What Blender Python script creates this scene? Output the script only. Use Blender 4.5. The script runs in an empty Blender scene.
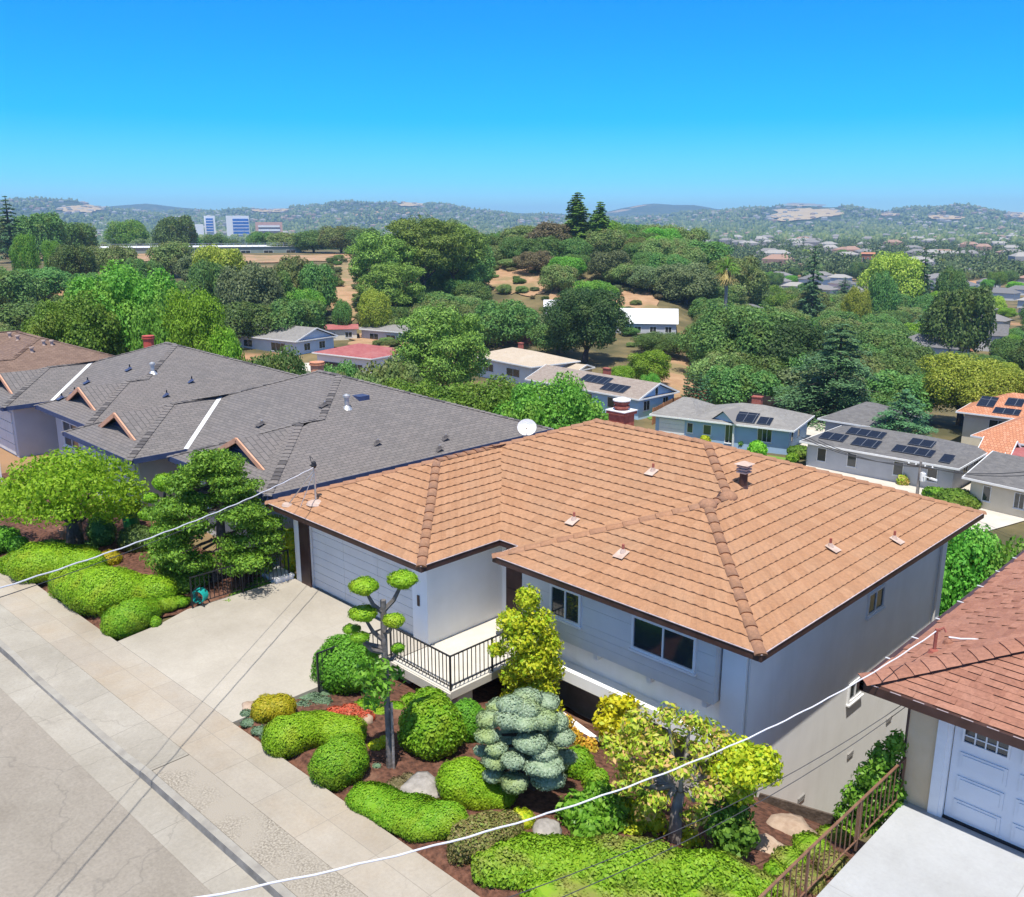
import bpy, math, random
import numpy as np
from mathutils import Vector, Matrix
R_ = math.radians
rnd = random.Random(7)
S = bpy.context.scene
COL = S.collection

# ------------------------------------------------------------------ camera, sky, sun, exposure
CZ = 11.1
FPX = 902.0
PITCH = math.atan(228.5 / FPX)
YAW = R_(45)
cam = bpy.data.cameras.new('camera'); cam.sensor_width = 36; cam.lens = 36 * FPX / 1024
cam.clip_end = 60000; cam.clip_start = 0.2
camo = bpy.data.objects.new('camera', cam); COL.objects.link(camo)
camo.location = (0, 0, CZ); camo.rotation_euler = (R_(90) - PITCH, 0, YAW)
S.camera = camo
SUN_EL, SUN_AZ = R_(71.0), R_(40)          # azimuth: from -y (the street side) towards +x
sun_dir = Vector((math.sin(SUN_AZ) * math.cos(SUN_EL), -math.cos(SUN_AZ) * math.cos(SUN_EL), math.sin(SUN_EL)))
W_ = bpy.data.worlds.new('World'); S.world = W_; W_.use_nodes = True
nt = W_.node_tree; bg = nt.nodes['Background']
sky = nt.nodes.new('ShaderNodeTexSky'); sky.sky_type = 'NISHITA'; sky.sun_disc = False
sky.sun_elevation = SUN_EL; sky.sun_rotation = math.atan2(sun_dir.x, sun_dir.y)
sky.ozone_density = 2.5; sky.air_density = 1.0; sky.dust_density = 0.3; sky.altitude = 100
hs = nt.nodes.new('ShaderNodeHueSaturation'); hs.inputs['Saturation'].default_value = 1.0
hs.inputs['Hue'].default_value = 0.5
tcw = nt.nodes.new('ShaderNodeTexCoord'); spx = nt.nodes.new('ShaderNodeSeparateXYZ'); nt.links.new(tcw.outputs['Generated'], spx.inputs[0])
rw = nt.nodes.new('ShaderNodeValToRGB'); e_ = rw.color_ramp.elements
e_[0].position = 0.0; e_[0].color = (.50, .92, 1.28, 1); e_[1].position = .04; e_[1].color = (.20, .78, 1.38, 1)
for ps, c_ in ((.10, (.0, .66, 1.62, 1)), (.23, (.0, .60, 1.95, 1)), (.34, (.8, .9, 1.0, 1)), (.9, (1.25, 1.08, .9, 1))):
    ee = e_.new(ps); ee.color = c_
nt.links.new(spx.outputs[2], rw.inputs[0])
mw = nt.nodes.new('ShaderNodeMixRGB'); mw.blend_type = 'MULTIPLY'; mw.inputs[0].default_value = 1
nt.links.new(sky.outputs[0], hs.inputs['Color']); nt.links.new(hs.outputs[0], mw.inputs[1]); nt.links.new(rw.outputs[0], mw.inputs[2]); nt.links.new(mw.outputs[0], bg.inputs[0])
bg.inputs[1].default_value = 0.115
sl = bpy.data.lights.new('sun', 'SUN'); sl.energy = 4.6; sl.angle = R_(0.53); sl.color = (1, .955, .88)
so = bpy.data.objects.new('sun', sl); COL.objects.link(so)
so.rotation_euler = (-sun_dir).to_track_quat('-Z', 'Y').to_euler()
S.view_settings.view_transform = 'Standard'; S.view_settings.look = 'None'
S.view_settings.gamma = 1; S.view_settings.exposure = 0.54; S.view_settings.use_curve_mapping = False
S.cycles.max_bounces = 6; S.cycles.transparent_max_bounces = 8; S.cycles.volume_bounces = 0
S.cycles.diffuse_bounces = 3; S.cycles.glossy_bounces = 2; S.cycles.transmission_bounces = 3

# ------------------------------------------------------------------ helpers
def pixel_ray(u, v):
    a = (u - 512) / FPX; b = -(v - 448.5) / FPX
    cp, sp = math.cos(PITCH), math.sin(PITCH); sy, cy = math.sin(YAW), math.cos(YAW)
    F = Vector((-sy, cy, 0)); Rt = Vector((cy, sy, 0)); U = Vector((0, 0, 1))
    return (F * cp - U * sp) + a * Rt + b * (F * sp + U * cp)

def lerp_table(t, xs, ys): return float(np.interp(t, xs, ys))

def sstep(a, b, x):
    t = min(1, max(0, (x - a) / (b - a))); return t * t * (3 - 2 * t)

TY = [0, 8.3, 8.9, 10, 12, 14, 16, 17, 18.4, 20.9, 24, 30, 45, 60]
TZ = [-.45, -.4, -.05, -.1, -.38, -.85, -1.45, -1.95, -2.86, -4.8, -6.5, -8, -10.5, -12]
TY2 = [0, 8.0, 8.6, 14, 20, 26, 32, 45, 60]
TZ2 = [-.45, -.4, -.05, -.06, -2.0, -5.5, -8, -10.5, -12]

def polar(x, y):
    d = math.hypot(x, y)
    f = -x * math.sin(YAW) + y * math.cos(YAW); l = x * math.cos(YAW) + y * math.sin(YAW)
    return d, math.degrees(math.atan2(l, f))

def from_polar(d, a):
    az = R_(a); f, l = d * math.cos(az), d * math.sin(az)
    return (-f * math.sin(YAW) + l * math.cos(YAW), f * math.cos(YAW) + l * math.sin(YAW))

def azimuth(u): return math.degrees(math.atan2(u - 512, 930.5))

HU = [-600, 0, 40, 80, 115, 150, 200, 290, 340, 405, 430, 470, 520, 560, 640, 700, 760, 850, 885, 915, 960, 1024, 1600]
HV = [205, 202, 200, 204, 209, 211, 211, 207, 203, 201, 203, 208, 213, 215, 216, 211, 206, 206, 211, 208, 206, 213, 207]
FU = [-600, 60, 110, 150, 220, 600, 625, 650, 690, 720, 800, 1600]
FV = [216, 214, 207, 206, 212, 214, 208, 205, 205, 210, 216, 216]

def knoll(d, a):
    left = lerp_table(d, [0, 150, 185, 235, 300, 430, 620], [-12, -12, -11, -5, -2, -2, -20])
    mid = lerp_table(d, [0, 150, 180, 225, 265, 330, 560], [-12, -12, -11, -5, 2, -1, -20])
    right = lerp_table(d, [0, 90, 140, 200, 400], [-12, -12, -15, -18, -20])
    wm = sstep(-6, 3, a) 
    z = left * (1 - wm) + mid * wm
    wr = sstep(9, 17, a)
    return z * (1 - wr) + right * wr

def hills(d, a):
    if d < 1900: return 0
    a = max(-70, min(70, a))
    u = 512 + 930.5 * math.tan(R_(a))
    v = lerp_table(u, HU, HV); top = (220 - v) / 930.5 * 4600 + 20
    v2 = lerp_table(u, FU, FV); top2 = (220 - v2) / 930.5 * 6600 + 31
    r = sstep(1900, 4600, d) ** 1.3 * top
    if d > 4600: r = top * (1 - 0.5 * sstep(4600, 5600, d))
    r2 = sstep(5400, 6600, d) * top2
    return max(r, r2) + (4 * math.sin(d * .004 + a * .9) + 3 * math.sin(a * 2.1 + d * .0023)) * sstep(2400, 3200, d)

def ground(x, y):
    d, a = polar(x, y)
    if d > 140 or y > 62:
        base = -12.0
    else:
        w = sstep(-24.9, -24.2, x)
        base = lerp_table(y, TY2, TZ2) * (1 - w) + lerp_table(y, TY, TZ) * w
    if d > 140 and y < 62:                      # the street itself runs on to the left on its shelf
        base = lerp_table(y, TY2, TZ2)
    k = knoll(d, a) + 12 if a > -60 else 0
    return base + k + hills(d, a)

def gp(u, v):
    """the point of the ground seen at a pixel of the layout sketch"""
    r = pixel_ray(u, v); t = 6.0; p = r
    while t < 9000:
        p = Vector((0, 0, CZ)) + r * t
        if p.z <= ground(p.x, p.y): break
        t *= 1.01
    lo, hi = t / 1.01, t
    for _ in range(14):
        m = (lo + hi) / 2; p = Vector((0, 0, CZ)) + r * m
        if p.z <= ground(p.x, p.y): hi = m
        else: lo = m
    return p

def at_d(u, d):
    x, y = from_polar(d, azimuth(u)); return Vector((x, y, ground(x, y)))

def at_z(u, v, z):
    r = pixel_ray(u, v); t = (z - CZ) / r.z; return Vector((0, 0, CZ)) + r * t

def z_at(v, d): return CZ + (220 - v) / 930.5 * d

# ------------------------------------------------------------------ mesh builder
class MB:
    def __init__(s): s.v = []; s.f = []; s.uv = []; s.hasuv = False
    def add(s, vs, fs, uvs=None):
        b = len(s.v); s.v.extend(tuple(p) for p in vs)
        for i, f in enumerate(fs):
            s.f.append(tuple(b + k for k in f))
            if uvs: s.uv.append(uvs[i]); s.hasuv = True
            else: s.uv.append(None)
        return s
    def quad(s, a, b, c, d, uv=None): return s.add([a, b, c, d], [(0, 1, 2, 3)], [uv] if uv else None)
    def poly(s, pts): return s.add(pts, [tuple(range(len(pts)))])
    def box(s, x0, x1, y0, y1, z0, z1):
        v = [(x, y, z) for z in (z0, z1) for y in (y0, y1) for x in (x0, x1)]
        return s.add(v, [(0, 2, 3, 1), (4, 5, 7, 6), (0, 1, 5, 4), (2, 6, 7, 3), (0, 4, 6, 2), (1, 3, 7, 5)])
    def obox(s, c, ax, ay, az):
        c, ax, ay, az = map(Vector, (c, ax, ay, az))
        v = [c + ax * i + ay * j + az * k for k in (-1, 1) for j in (-1, 1) for i in (-1, 1)]
        return s.add(v, [(0, 2, 3, 1), (4, 5, 7, 6), (0, 1, 5, 4), (2, 6, 7, 3), (0, 4, 6, 2), (1, 3, 7, 5)])
    def bar(s, a, b, w, h=None):
        a, b = Vector(a), Vector(b); d = b - a; h = h or w
        z = Vector((0, 0, 1)) if abs(d.normalized().z) < .95 else Vector((0, 1, 0))
        sx = d.cross(z).normalized() * w / 2; sz = sx.cross(d).normalized() * h / 2
        return s.obox((a + b) / 2, d / 2, sx, sz)
    def tube(s, pts, r, n=6, cap=True):
        pts = [Vector(p) for p in pts]; m = len(pts)
        rr = r if isinstance(r, (list, tuple)) else [r] * m
        vs = []; fs = []
        t0 = (pts[1] - pts[0]).normalized()
        ref = Vector((0, 0, 1)) if abs(t0.z) < .9 else Vector((1, 0, 0))
        for i, p in enumerate(pts):
            t = (pts[min(i + 1, m - 1)] - pts[max(i - 1, 0)]).normalized()
            u = t.cross(ref).normalized(); w = u.cross(t)
            for k in range(n):
                an = 2 * math.pi * k / n
                vs.append(p + (u * math.cos(an) + w * math.sin(an)) * rr[i])
        for i in range(m - 1):
            for k in range(n):
                a, b = i * n + k, i * n + (k + 1) % n
                fs.append((a, b, b + n, a + n))
        if cap: fs.append(tuple(range(n))[::-1]); fs.append(tuple(range((m - 1) * n, m * n)))
        return s.add(vs, fs)
    def lathe(s, c, prof, n=16):
        c = Vector(c); vs = []; fs = []
        for r, z in prof:
            for k in range(n):
                an = 2 * math.pi * k / n; vs.append(c + Vector((r * math.cos(an), r * math.sin(an), z)))
        for i in range(len(prof) - 1):
            for k in range(n):
                a, b = i * n + k, i * n + (k + 1) % n
                fs.append((a, b, b + n, a + n))
        fs.append(tuple(range(n))[::-1]); fs.append(tuple(range((len(prof) - 1) * n, len(prof) * n)))
        return s.add(vs, fs)
    def prism(s, poly, z0, z1):
        n = len(poly)
        vs = [(x, y, z0) for x, y in poly] + [(x, y, z1) for x, y in poly]
        fs = [tuple(range(n))[::-1], tuple(range(n, 2 * n))] + [(i, (i + 1) % n, n + (i + 1) % n, n + i) for i in range(n)]
        return s.add(vs, fs)
    def build(s, name, mat, parent=None, smooth=False, org=(0, 0, 0)):
        me = bpy.data.meshes.new(name)
        o_ = Vector(org)
        vv = np.array(s.v, dtype=float).reshape(-1, 3) - np.array(o_)
        me.from_pydata(vv.tolist(), [], s.f)
        if s.hasuv:
            ul = me.uv_layers.new(name='UVMap'); flat = []
            for f, u in zip(s.f, s.uv):
                flat.extend(u if u else [(0, 0)] * len(f))
            ul.data.foreach_set('uv', np.array(flat, dtype=np.float32).ravel())
        me.materials.append(mat)
        if smooth: me.polygons.foreach_set('use_smooth', [True] * len(me.polygons))
        me.update()
        o = bpy.data.objects.new(name, me); COL.objects.link(o)
        if parent: o.parent = parent
        else: o.location = o_
        return o

def tag(o, label=None, cat=None, group=None, kind=None):
    if label: o['label'] = label
    if cat: o['category'] = cat
    if group: o['group'] = group
    if kind: o['kind'] = kind
    return o

def thing(name, label, cat, loc=(0, 0, 0), rz=0, group=None):
    o = bpy.data.objects.new(name, None); COL.objects.link(o)
    o.location = loc; o.rotation_euler = (0, 0, rz); o.empty_display_size = .3
    return tag(o, label, cat, group)

def copy_tree(o, parent=None):
    c = o.copy(); COL.objects.link(c)
    if parent: c.parent = parent
    for ch in list(o.children): copy_tree(ch, c)
    return c

# ------------------------------------------------------------------ materials
def _n(nt, t, **kw):
    n = nt.nodes.new(t)
    for k, v in kw.items():
        if k in n.inputs: n.inputs[k].default_value = v
        else: setattr(n, k, v)
    return n

def ramp(nt, stops):
    r = nt.nodes.new('ShaderNodeValToRGB'); e = r.color_ramp.elements
    while len(e) < len(stops): e.new(.5)
    for el, (p, c) in zip(e, stops): el.position = p; el.color = (*c, 1)
    return r

def stucco(name, c1, c2, grime):
    m = M(name, c1, c2, 1.3, .9, .25, 70, dist=.006); t = m.node_tree; p = t.nodes['Principled BSDF']
    src = p.inputs['Base Color'].links[0].from_socket; co = [n for n in t.nodes if n.type == 'TEX_COORD'][0]
    mp = t.nodes.new('ShaderNodeMapping'); mp.inputs['Scale'].default_value = (2.6, 2.6, .22); t.links.new(co.outputs['Object'], mp.inputs[0])
    n = _n(t, 'ShaderNodeTexNoise', Scale=1.0, Detail=6.0, Roughness=.65); t.links.new(mp.outputs[0], n.inputs['Vector'])
    n2 = _n(t, 'ShaderNodeTexNoise', Scale=.55, Detail=6.0, Roughness=.6); t.links.new(co.outputs['Object'], n2.inputs['Vector'])
    a = t.nodes.new('ShaderNodeMath'); a.operation = 'ADD'; t.links.new(n.outputs[0], a.inputs[0]); t.links.new(n2.outputs[0], a.inputs[1])
    r = ramp(t, [(.5, (0, 0, 0)), (.75, (.4, .4, .4))]); sc = t.nodes.new('ShaderNodeMath'); sc.operation = 'MULTIPLY'; sc.inputs[1].default_value = .55
    t.links.new(a.outputs[0], sc.inputs[0]); t.links.new(sc.outputs[0], r.inputs[0])
    mx = t.nodes.new('ShaderNodeMixRGB'); mx.inputs[2].default_value = (*grime, 1)
    t.links.new(r.outputs[0], mx.inputs[0]); t.links.new(src, mx.inputs[1]); t.links.new(mx.outputs[0], p.inputs['Base Color']); return m

def M(name, c1, c2=None, sc=3.0, rough=.8, bump=0, bsc=40, metal=0, spec=.3, c3=None, sc3=.3, lo=.35, hi=.65, dist=.02, lo3=.55, hi3=.75):
    m = bpy.data.materials.new(name); m.use_nodes = True; t = m.node_tree; p = t.nodes['Principled BSDF']
    p.inputs['Roughness'].default_value = rough; p.inputs['Metallic'].default_value = metal
    p.inputs['Specular IOR Level'].default_value = spec
    co = t.nodes.new('ShaderNodeTexCoord')
    if c2 is None: p.inputs['Base Color'].default_value = (*c1, 1)
    else:
        n = _n(t, 'ShaderNodeTexNoise', Scale=sc, Detail=6.0, Roughness=.6)
        t.links.new(co.outputs['Object'], n.inputs['Vector'])
        r = ramp(t, [(lo, c1), (hi, c2)]); t.links.new(n.outputs[0], r.inputs[0]); out = r.outputs[0]
        if c3 is not None:
            n3 = _n(t, 'ShaderNodeTexNoise', Scale=sc3, Detail=5.0, Roughness=.55)
            t.links.new(co.outputs['Object'], n3.inputs['Vector'])
            r3 = ramp(t, [(lo3, (0, 0, 0)), (hi3, (1, 1, 1))]); t.links.new(n3.outputs[0], r3.inputs[0])
            mx = t.nodes.new('ShaderNodeMixRGB'); mx.inputs[2].default_value = (*c3, 1)
            t.links.new(r3.outputs[0], mx.inputs[0]); t.links.new(out, mx.inputs[1]); out = mx.outputs[0]
        t.links.new(out, p.inputs['Base Color'])
    if bump:
        nb = _n(t, 'ShaderNodeTexNoise', Scale=bsc, Detail=4.0)
        t.links.new(co.outputs['Object'], nb.inputs['Vector'])
        b = _n(t, 'ShaderNodeBump', Strength=bump, Distance=dist)
        t.links.new(nb.outputs[0], b.inputs['Height']); t.links.new(b.outputs[0], p.inputs['Normal'])
    return m

def wear(t, co, out, amount=1.0, csc=.22):
    """wandering cracks, small oil drips and broad worn patches"""
    nz = _n(t, 'ShaderNodeTexNoise', Scale=1.3, Detail=5.0); t.links.new(co.outputs['Object'], nz.inputs['Vector'])
    ad = t.nodes.new('ShaderNodeMixRGB'); ad.blend_type = 'ADD'; ad.inputs[0].default_value = .9
    t.links.new(co.outputs['Object'], ad.inputs[1]); t.links.new(nz.outputs['Color'], ad.inputs[2])
    vo = _n(t, 'ShaderNodeTexVoronoi', Scale=csc); vo.feature = 'DISTANCE_TO_EDGE'; t.links.new(ad.outputs[0], vo.inputs['Vector'])
    rc = ramp(t, [(.0, (.55 * amount,) * 3), (.0045, (0, 0, 0))]); t.links.new(vo.outputs['Distance'], rc.inputs[0])
    mx = t.nodes.new('ShaderNodeMixRGB'); mx.inputs[2].default_value = (.17, .155, .135, 1)
    t.links.new(rc.outputs[0], mx.inputs[0]); t.links.new(out, mx.inputs[1]); out = mx.outputs[0]
    n2 = _n(t, 'ShaderNodeTexNoise', Scale=.9, Detail=3.0, Roughness=.5); t.links.new(co.outputs['Object'], n2.inputs['Vector'])
    r2 = ramp(t, [(.72, (0, 0, 0)), (.8, (.5 * amount,) * 3)]); t.links.new(n2.outputs[0], r2.inputs[0])
    m2 = t.nodes.new('ShaderNodeMixRGB'); m2.inputs[2].default_value = (.16, .14, .12, 1)
    t.links.new(r2.outputs[0], m2.inputs[0]); t.links.new(out, m2.inputs[1]); out = m2.outputs[0]
    n3 = _n(t, 'ShaderNodeTexNoise', Scale=.16, Detail=7.0, Roughness=.7); t.links.new(co.outputs['Object'], n3.inputs['Vector'])
    r3 = ramp(t, [(.35, (.80, .79, .77)), (.65, (1.1, 1.1, 1.1))]); t.links.new(n3.outputs[0], r3.inputs[0])
    m3 = t.nodes.new('ShaderNodeMixRGB'); m3.blend_type = 'MULTIPLY'; m3.inputs[0].default_value = 1
    t.links.new(out, m3.inputs[1]); t.links.new(r3.outputs[0], m3.inputs[2]); return m3.outputs[0]

def tile_mat(name, cols, w, h, mortar=None, msize=.0, rough=.85, bump=.0, offset=.5, stain=None, ssc=.35, grain=.28, crack=0):
    """pieces in UV metres: each piece its own tone, optional joint lines"""
    m = bpy.data.materials.new(name); m.use_nodes = True; t = m.node_tree; p = t.nodes['Principled BSDF']
    p.inputs['Roughness'].default_value = rough; p.inputs['Specular IOR Level'].default_value = .25
    uv = t.nodes.new('ShaderNodeUVMap')
    br = _n(t, 'ShaderNodeTexBrick', **{'Scale': 1.0, 'Mortar Size': msize, 'Brick Width': w, 'Row Height': h, 'Bias': 0.0, 'Mortar Smooth': .1})
    br.offset = offset
    br.inputs['Color1'].default_value = (0, 0, 0, 1); br.inputs['Color2'].default_value = (1, 1, 1, 1)
    br.inputs['Mortar'].default_value = (.5, .5, .5, 1)
    t.links.new(uv.outputs[0], br.inputs['Vector'])
    k = len(cols)
    r = ramp(t, [(i / max(1, k - 1), c) for i, c in enumerate(cols)])
    t.links.new(br.outputs['Color'], r.inputs[0]); out = r.outputs[0]
    co = t.nodes.new('ShaderNodeTexCoord')
    n = _n(t, 'ShaderNodeTexNoise', Scale=ssc, Detail=6.0, Roughness=.65); t.links.new(co.outputs['Object'], n.inputs['Vector'])
    rr = ramp(t, [(.45, (0, 0, 0)), (.75, (.75, .75, .75))]); t.links.new(n.outputs[0], rr.inputs[0])
    if stain:
        mx = t.nodes.new('ShaderNodeMixRGB'); mx.inputs[2].default_value = (*stain, 1)
        t.links.new(rr.outputs[0], mx.inputs[0]); t.links.new(out, mx.inputs[1]); out = mx.outputs[0]
    n2 = _n(t, 'ShaderNodeTexNoise', Scale=14.0, Detail=5.0, Roughness=.7); t.links.new(co.outputs['Object'], n2.inputs['Vector'])
    r2 = ramp(t, [(.3, (1 - grain,) * 3), (.7, (1 + grain * .43,) * 3)]); t.links.new(n2.outputs[0], r2.inputs[0])
    mm = t.nodes.new('ShaderNodeMixRGB'); mm.blend_type = 'MULTIPLY'; mm.inputs[0].default_value = 1
    t.links.new(out, mm.inputs[1]); t.links.new(r2.outputs[0], mm.inputs[2]); out = mm.outputs[0]
    if mortar:
        mx = t.nodes.new('ShaderNodeMixRGB'); mx.inputs[2].default_value = (*mortar, 1)
        t.links.new(br.outputs['Fac'], mx.inputs[0]); t.links.new(out, mx.inputs[1]); out = mx.outputs[0]
    if crack: out = wear(t, co, out, crack)
    t.links.new(out, p.inputs['Base Color'])
    if bump:
        b = _n(t, 'ShaderNodeBump', Strength=bump, Distance=.01); b.invert = True
        t.links.new(br.outputs['Fac'], b.inputs['Height']); t.links.new(b.outputs[0], p.inputs['Normal'])
    return m

def foliage(name, cols, trans=.35, rough=.55, patch=None, vary=1.0):
    """each leaf its own green; leaves let some light through"""
    m = bpy.data.materials.new(name); m.use_nodes = True; t = m.node_tree; p = t.nodes['Principled BSDF']
    p.inputs['Roughness'].default_value = rough; p.inputs['Specular IOR Level'].default_value = .25
    g = t.nodes.new('ShaderNodeNewGeometry'); oi = t.nodes.new('ShaderNodeObjectInfo')
    r = ramp(t, [(i / (len(cols) - 1), c) for i, c in enumerate(cols)])
    t.links.new(g.outputs['Random Per Island'], r.inputs[0]); out = r.outputs[0]
    if patch:
        co = t.nodes.new('ShaderNodeTexCoord'); n = _n(t, 'ShaderNodeTexNoise', Scale=patch[1], Detail=3.0)
        t.links.new(co.outputs['Object'], n.inputs['Vector'])
        rr = ramp(t, [(.5, (0, 0, 0)), (.65, (.8, .8, .8))]); t.links.new(n.outputs[0], rr.inputs[0])
        mx = t.nodes.new('ShaderNodeMixRGB'); mx.inputs[2].default_value = (*patch[0], 1)
        t.links.new(rr.outputs[0], mx.inputs[0]); t.links.new(out, mx.inputs[1]); out = mx.outputs[0]
    hv = t.nodes.new('ShaderNodeHueSaturation')
    mr = _n(t, 'ShaderNodeMapRange'); mr.inputs['To Min'].default_value = 1 - .24 * vary; mr.inputs['To Max'].default_value = 1 + .38 * vary
    t.links.new(oi.outputs['Random'], mr.inputs['Value']); t.links.new(mr.outputs[0], hv.inputs['Value'])
    mr2 = _n(t, 'ShaderNodeMapRange'); mr2.inputs['To Min'].default_value = .5 - .025 * vary; mr2.inputs['To Max'].default_value = .5 + .02 * vary
    t.links.new(oi.outputs['Random'], mr2.inputs['Value']); t.links.new(mr2.outputs[0], hv.inputs['Hue'])
    t.links.new(out, hv.inputs['Color']); out = hv.outputs[0]
    t.links.new(out, p.inputs['Base Color'])
    tr = t.nodes.new('ShaderNodeBsdfTranslucent'); t.links.new(out, tr.inputs[0])
    ms = t.nodes.new('ShaderNodeMixShader'); ms.inputs[0].default_value = trans
    t.links.new(p.outputs[0], ms.inputs[1]); t.links.new(tr.outputs[0], ms.inputs[2])
    t.links.new(ms.outputs[0], t.nodes['Material Output'].inputs[0])
    return m

def glass_mat(name, c=(.02, .03, .035)):
    return M(name, c, rough=.06, spec=.9)
# ------------------------------------------------------------------ the setting
m_concrete = tile_mat('pale concrete', [(.34, .30, .25), (.365, .325, .27), (.385, .345, .29)], 1.45, 1.32, (.27, .24, .2), .008, stain=(.35, .28, .20), ssc=.5, offset=0, grain=.1, crack=.25)
m_drive = tile_mat('driveway concrete', [(.38, .345, .29), (.40, .365, .31)], 3.35, 4.1, (.33, .3, .26), .008, stain=(.325, .29, .235), ssc=.3, offset=0, grain=.08, crack=.22)
m_apron = tile_mat('grey apron concrete', [(.31, .285, .24), (.35, .32, .27)], 1.9, 5.0, (.22, .2, .17), .008, stain=(.38, .355, .31), ssc=.8, offset=0, grain=.12, crack=.7)
m_kerb = M('kerb concrete', (.26, .24, .21), (.33, .31, .27), 2, .9, .2, 60, c3=(.18, .165, .15), sc3=1.2)
m_road = tile_mat('old asphalt', [(.27, .24, .2), (.29, .26, .22)], 30, 30, stain=(.345, .315, .268), ssc=.5, grain=.2, crack=1.0)
m_aggr = M('exposed aggregate', (.19, .165, .13), (.38, .34, .28), 24, .9, .5, 40, lo=.38, hi=.64, c3=(.31, .275, .225), sc3=.9, lo3=.42, hi3=.58)
m_soil = M('red bark mulch', (.05, .022, .014), (.16, .072, .045), 9, .95, .8, 30, c3=(.24, .13, .085), sc3=.9)
m_white_drive = tile_mat('white painted concrete', [(.385, .395, .405), (.40, .41, .42)], 3.1, 3.3, (.31, .31, .31), .01, stain=(.36, .365, .365), ssc=.6, offset=0, grain=.06, crack=.2)

def terrain_mat():
    m = M('dry grass and soil', (.075, .07, .03), (.20, .15, .07), .11, .95, .3, 3, c3=(.40, .22, .12), sc3=.022, lo=.4, hi=.66, lo3=.55, hi3=.64)
    return m
m_terrain = terrain_mat()

def hill_mat():
    m = bpy.data.materials.new('wooded hills'); m.use_nodes = True; t = m.node_tree; p = t.nodes['Principled BSDF']
    p.inputs['Roughness'].default_value = .95; p.inputs['Specular IOR Level'].default_value = .05
    co = t.nodes.new('ShaderNodeTexCoord')
    n = _n(t, 'ShaderNodeTexNoise', Scale=.016, Detail=8.0, Roughness=.7); t.links.new(co.outputs['Object'], n.inputs['Vector'])
    r = ramp(t, [(.40, (.018, .032, .014)), (.56, (.05, .07, .03)), (.68, (.13, .115, .06))]); t.links.new(n.outputs[0], r.inputs[0])
    n2 = _n(t, 'ShaderNodeTexNoise', Scale=.0016, Detail=4.0, Roughness=.5); t.links.new(co.outputs['Object'], n2.inputs['Vector'])
    r2 = ramp(t, [(.62, (0, 0, 0)), (.66, (1, 1, 1))]); t.links.new(n2.outputs[0], r2.inputs[0])
    mx = t.nodes.new('ShaderNodeMixRGB'); mx.inputs[2].default_value = (.36, .24, .13, 1)
    t.links.new(r2.outputs[0], mx.inputs[0]); t.links.new(r.outputs[0], mx.inputs[1]); t.links.new(mx.outputs[0], p.inputs['Base Color'])
    return m
m_hills = hill_mat()

def polar_sheet(name, mat, ds):
    azs = [-180 + 10 * i for i in range(10)] + [-85, -80, -75] + list(np.arange(-70, 70.01, .6)) + [75, 80, 85] + [90 + 10 * i for i in range(9)]
    b = MB(); n = len(azs)
    for d in ds:
        for a in azs:
            x, y = from_polar(d, a); b.v.append((x, y, ground(x, y)))
    for i in range(len(ds) - 1):
        for k in range(n):
            k2 = (k + 1) % n
            b.f.append((i * n + k, i * n + k2, (i + 1) * n + k2, (i + 1) * n + k)); b.uv.append(None)
    b.f = [f[::-1] for f in b.f]
    return b.build(name, mat, smooth=True)

ds1 = list(np.concatenate([np.arange(.5, 10, 2.0), np.arange(10, 36, .5), np.arange(36, 100, 2), np.arange(100, 460, 7), np.geomspace(460, 1900, 26)]))
tag(polar_sheet('terrain', m_terrain, ds1), kind='structure')
tag(polar_sheet('hills', m_hills, [1900] + list(np.geomspace(1960, 7300, 60))), kind='structure')

SL = .033
def yl(y0, x): return y0 + SL * (x + 18)

def strip(b, x0, x1, ya, yb, z, z2=None, dx=8):
    xs = list(np.arange(x0, x1, dx)) + [x1]
    for a, c in zip(xs[:-1], xs[1:]):
        p = [(a, yl(ya, a), z), (c, yl(ya, c), z), (c, yl(yb, c), z if z2 is None else z2), (a, yl(yb, a), z if z2 is None else z2)]
        b.quad(*p, uv=[(a, ya), (c, ya), (c, yb), (a, yb)])

b = MB(); strip(b, -190, 90, -7.5, 5.52, -.145); tag(b.build('road', m_road), kind='structure')
b = MB(); strip(b, -190, 90, 5.5, 6.17, -.138, -.128); tag(b.build('gutter_pan', m_apron), kind='structure')

KX = [-190, -100, -60, -40, -30, -24.5, -23.2, -21.5, -19.7, -18.1, -17.0, -12, -6, 0, 10, 40, 90]
KT = [.006] * 6 + [-.085] * 4 + [.006] * 7
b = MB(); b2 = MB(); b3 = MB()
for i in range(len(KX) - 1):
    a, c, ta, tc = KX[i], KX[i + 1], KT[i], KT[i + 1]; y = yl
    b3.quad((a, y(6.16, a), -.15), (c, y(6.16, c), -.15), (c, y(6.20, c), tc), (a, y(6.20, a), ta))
    b.quad((a, y(6.20, a), ta), (c, y(6.20, c), tc), (c, y(6.36, c), tc + .002), (a, y(6.36, a), ta + .002))
    if a < -17.01: b2.quad((a, y(6.36, a), min(0, ta + .003)), (c, y(6.36, c), min(0, tc + .003)), (c, y(7.18, c), .002), (a, y(7.18, a), .002), uv=[(a, 6.37), (c, 6.37), (c, 7.18), (a, 7.18)])
tag(b.build('kerb', m_kerb), kind='structure'); tag(b2.build('apron', m_apron), kind='structure'); tag(b3.build('kerb_face', M('dark kerb face', (.13, .125, .115), (.22, .21, .195), 3, .9)), kind='structure')  # kerb face in a darker tone than the kerb top
b = MB(); strip(b, -16.98, 90, 6.37, 7.18, 0, .002); tag(b.build('parkway_strip', m_aggr), kind='structure')
b = MB(); strip(b, -190, 90, 7.182, 8.476, .006); tag(b.build('sidewalk', m_concrete), kind='structure')

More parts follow.
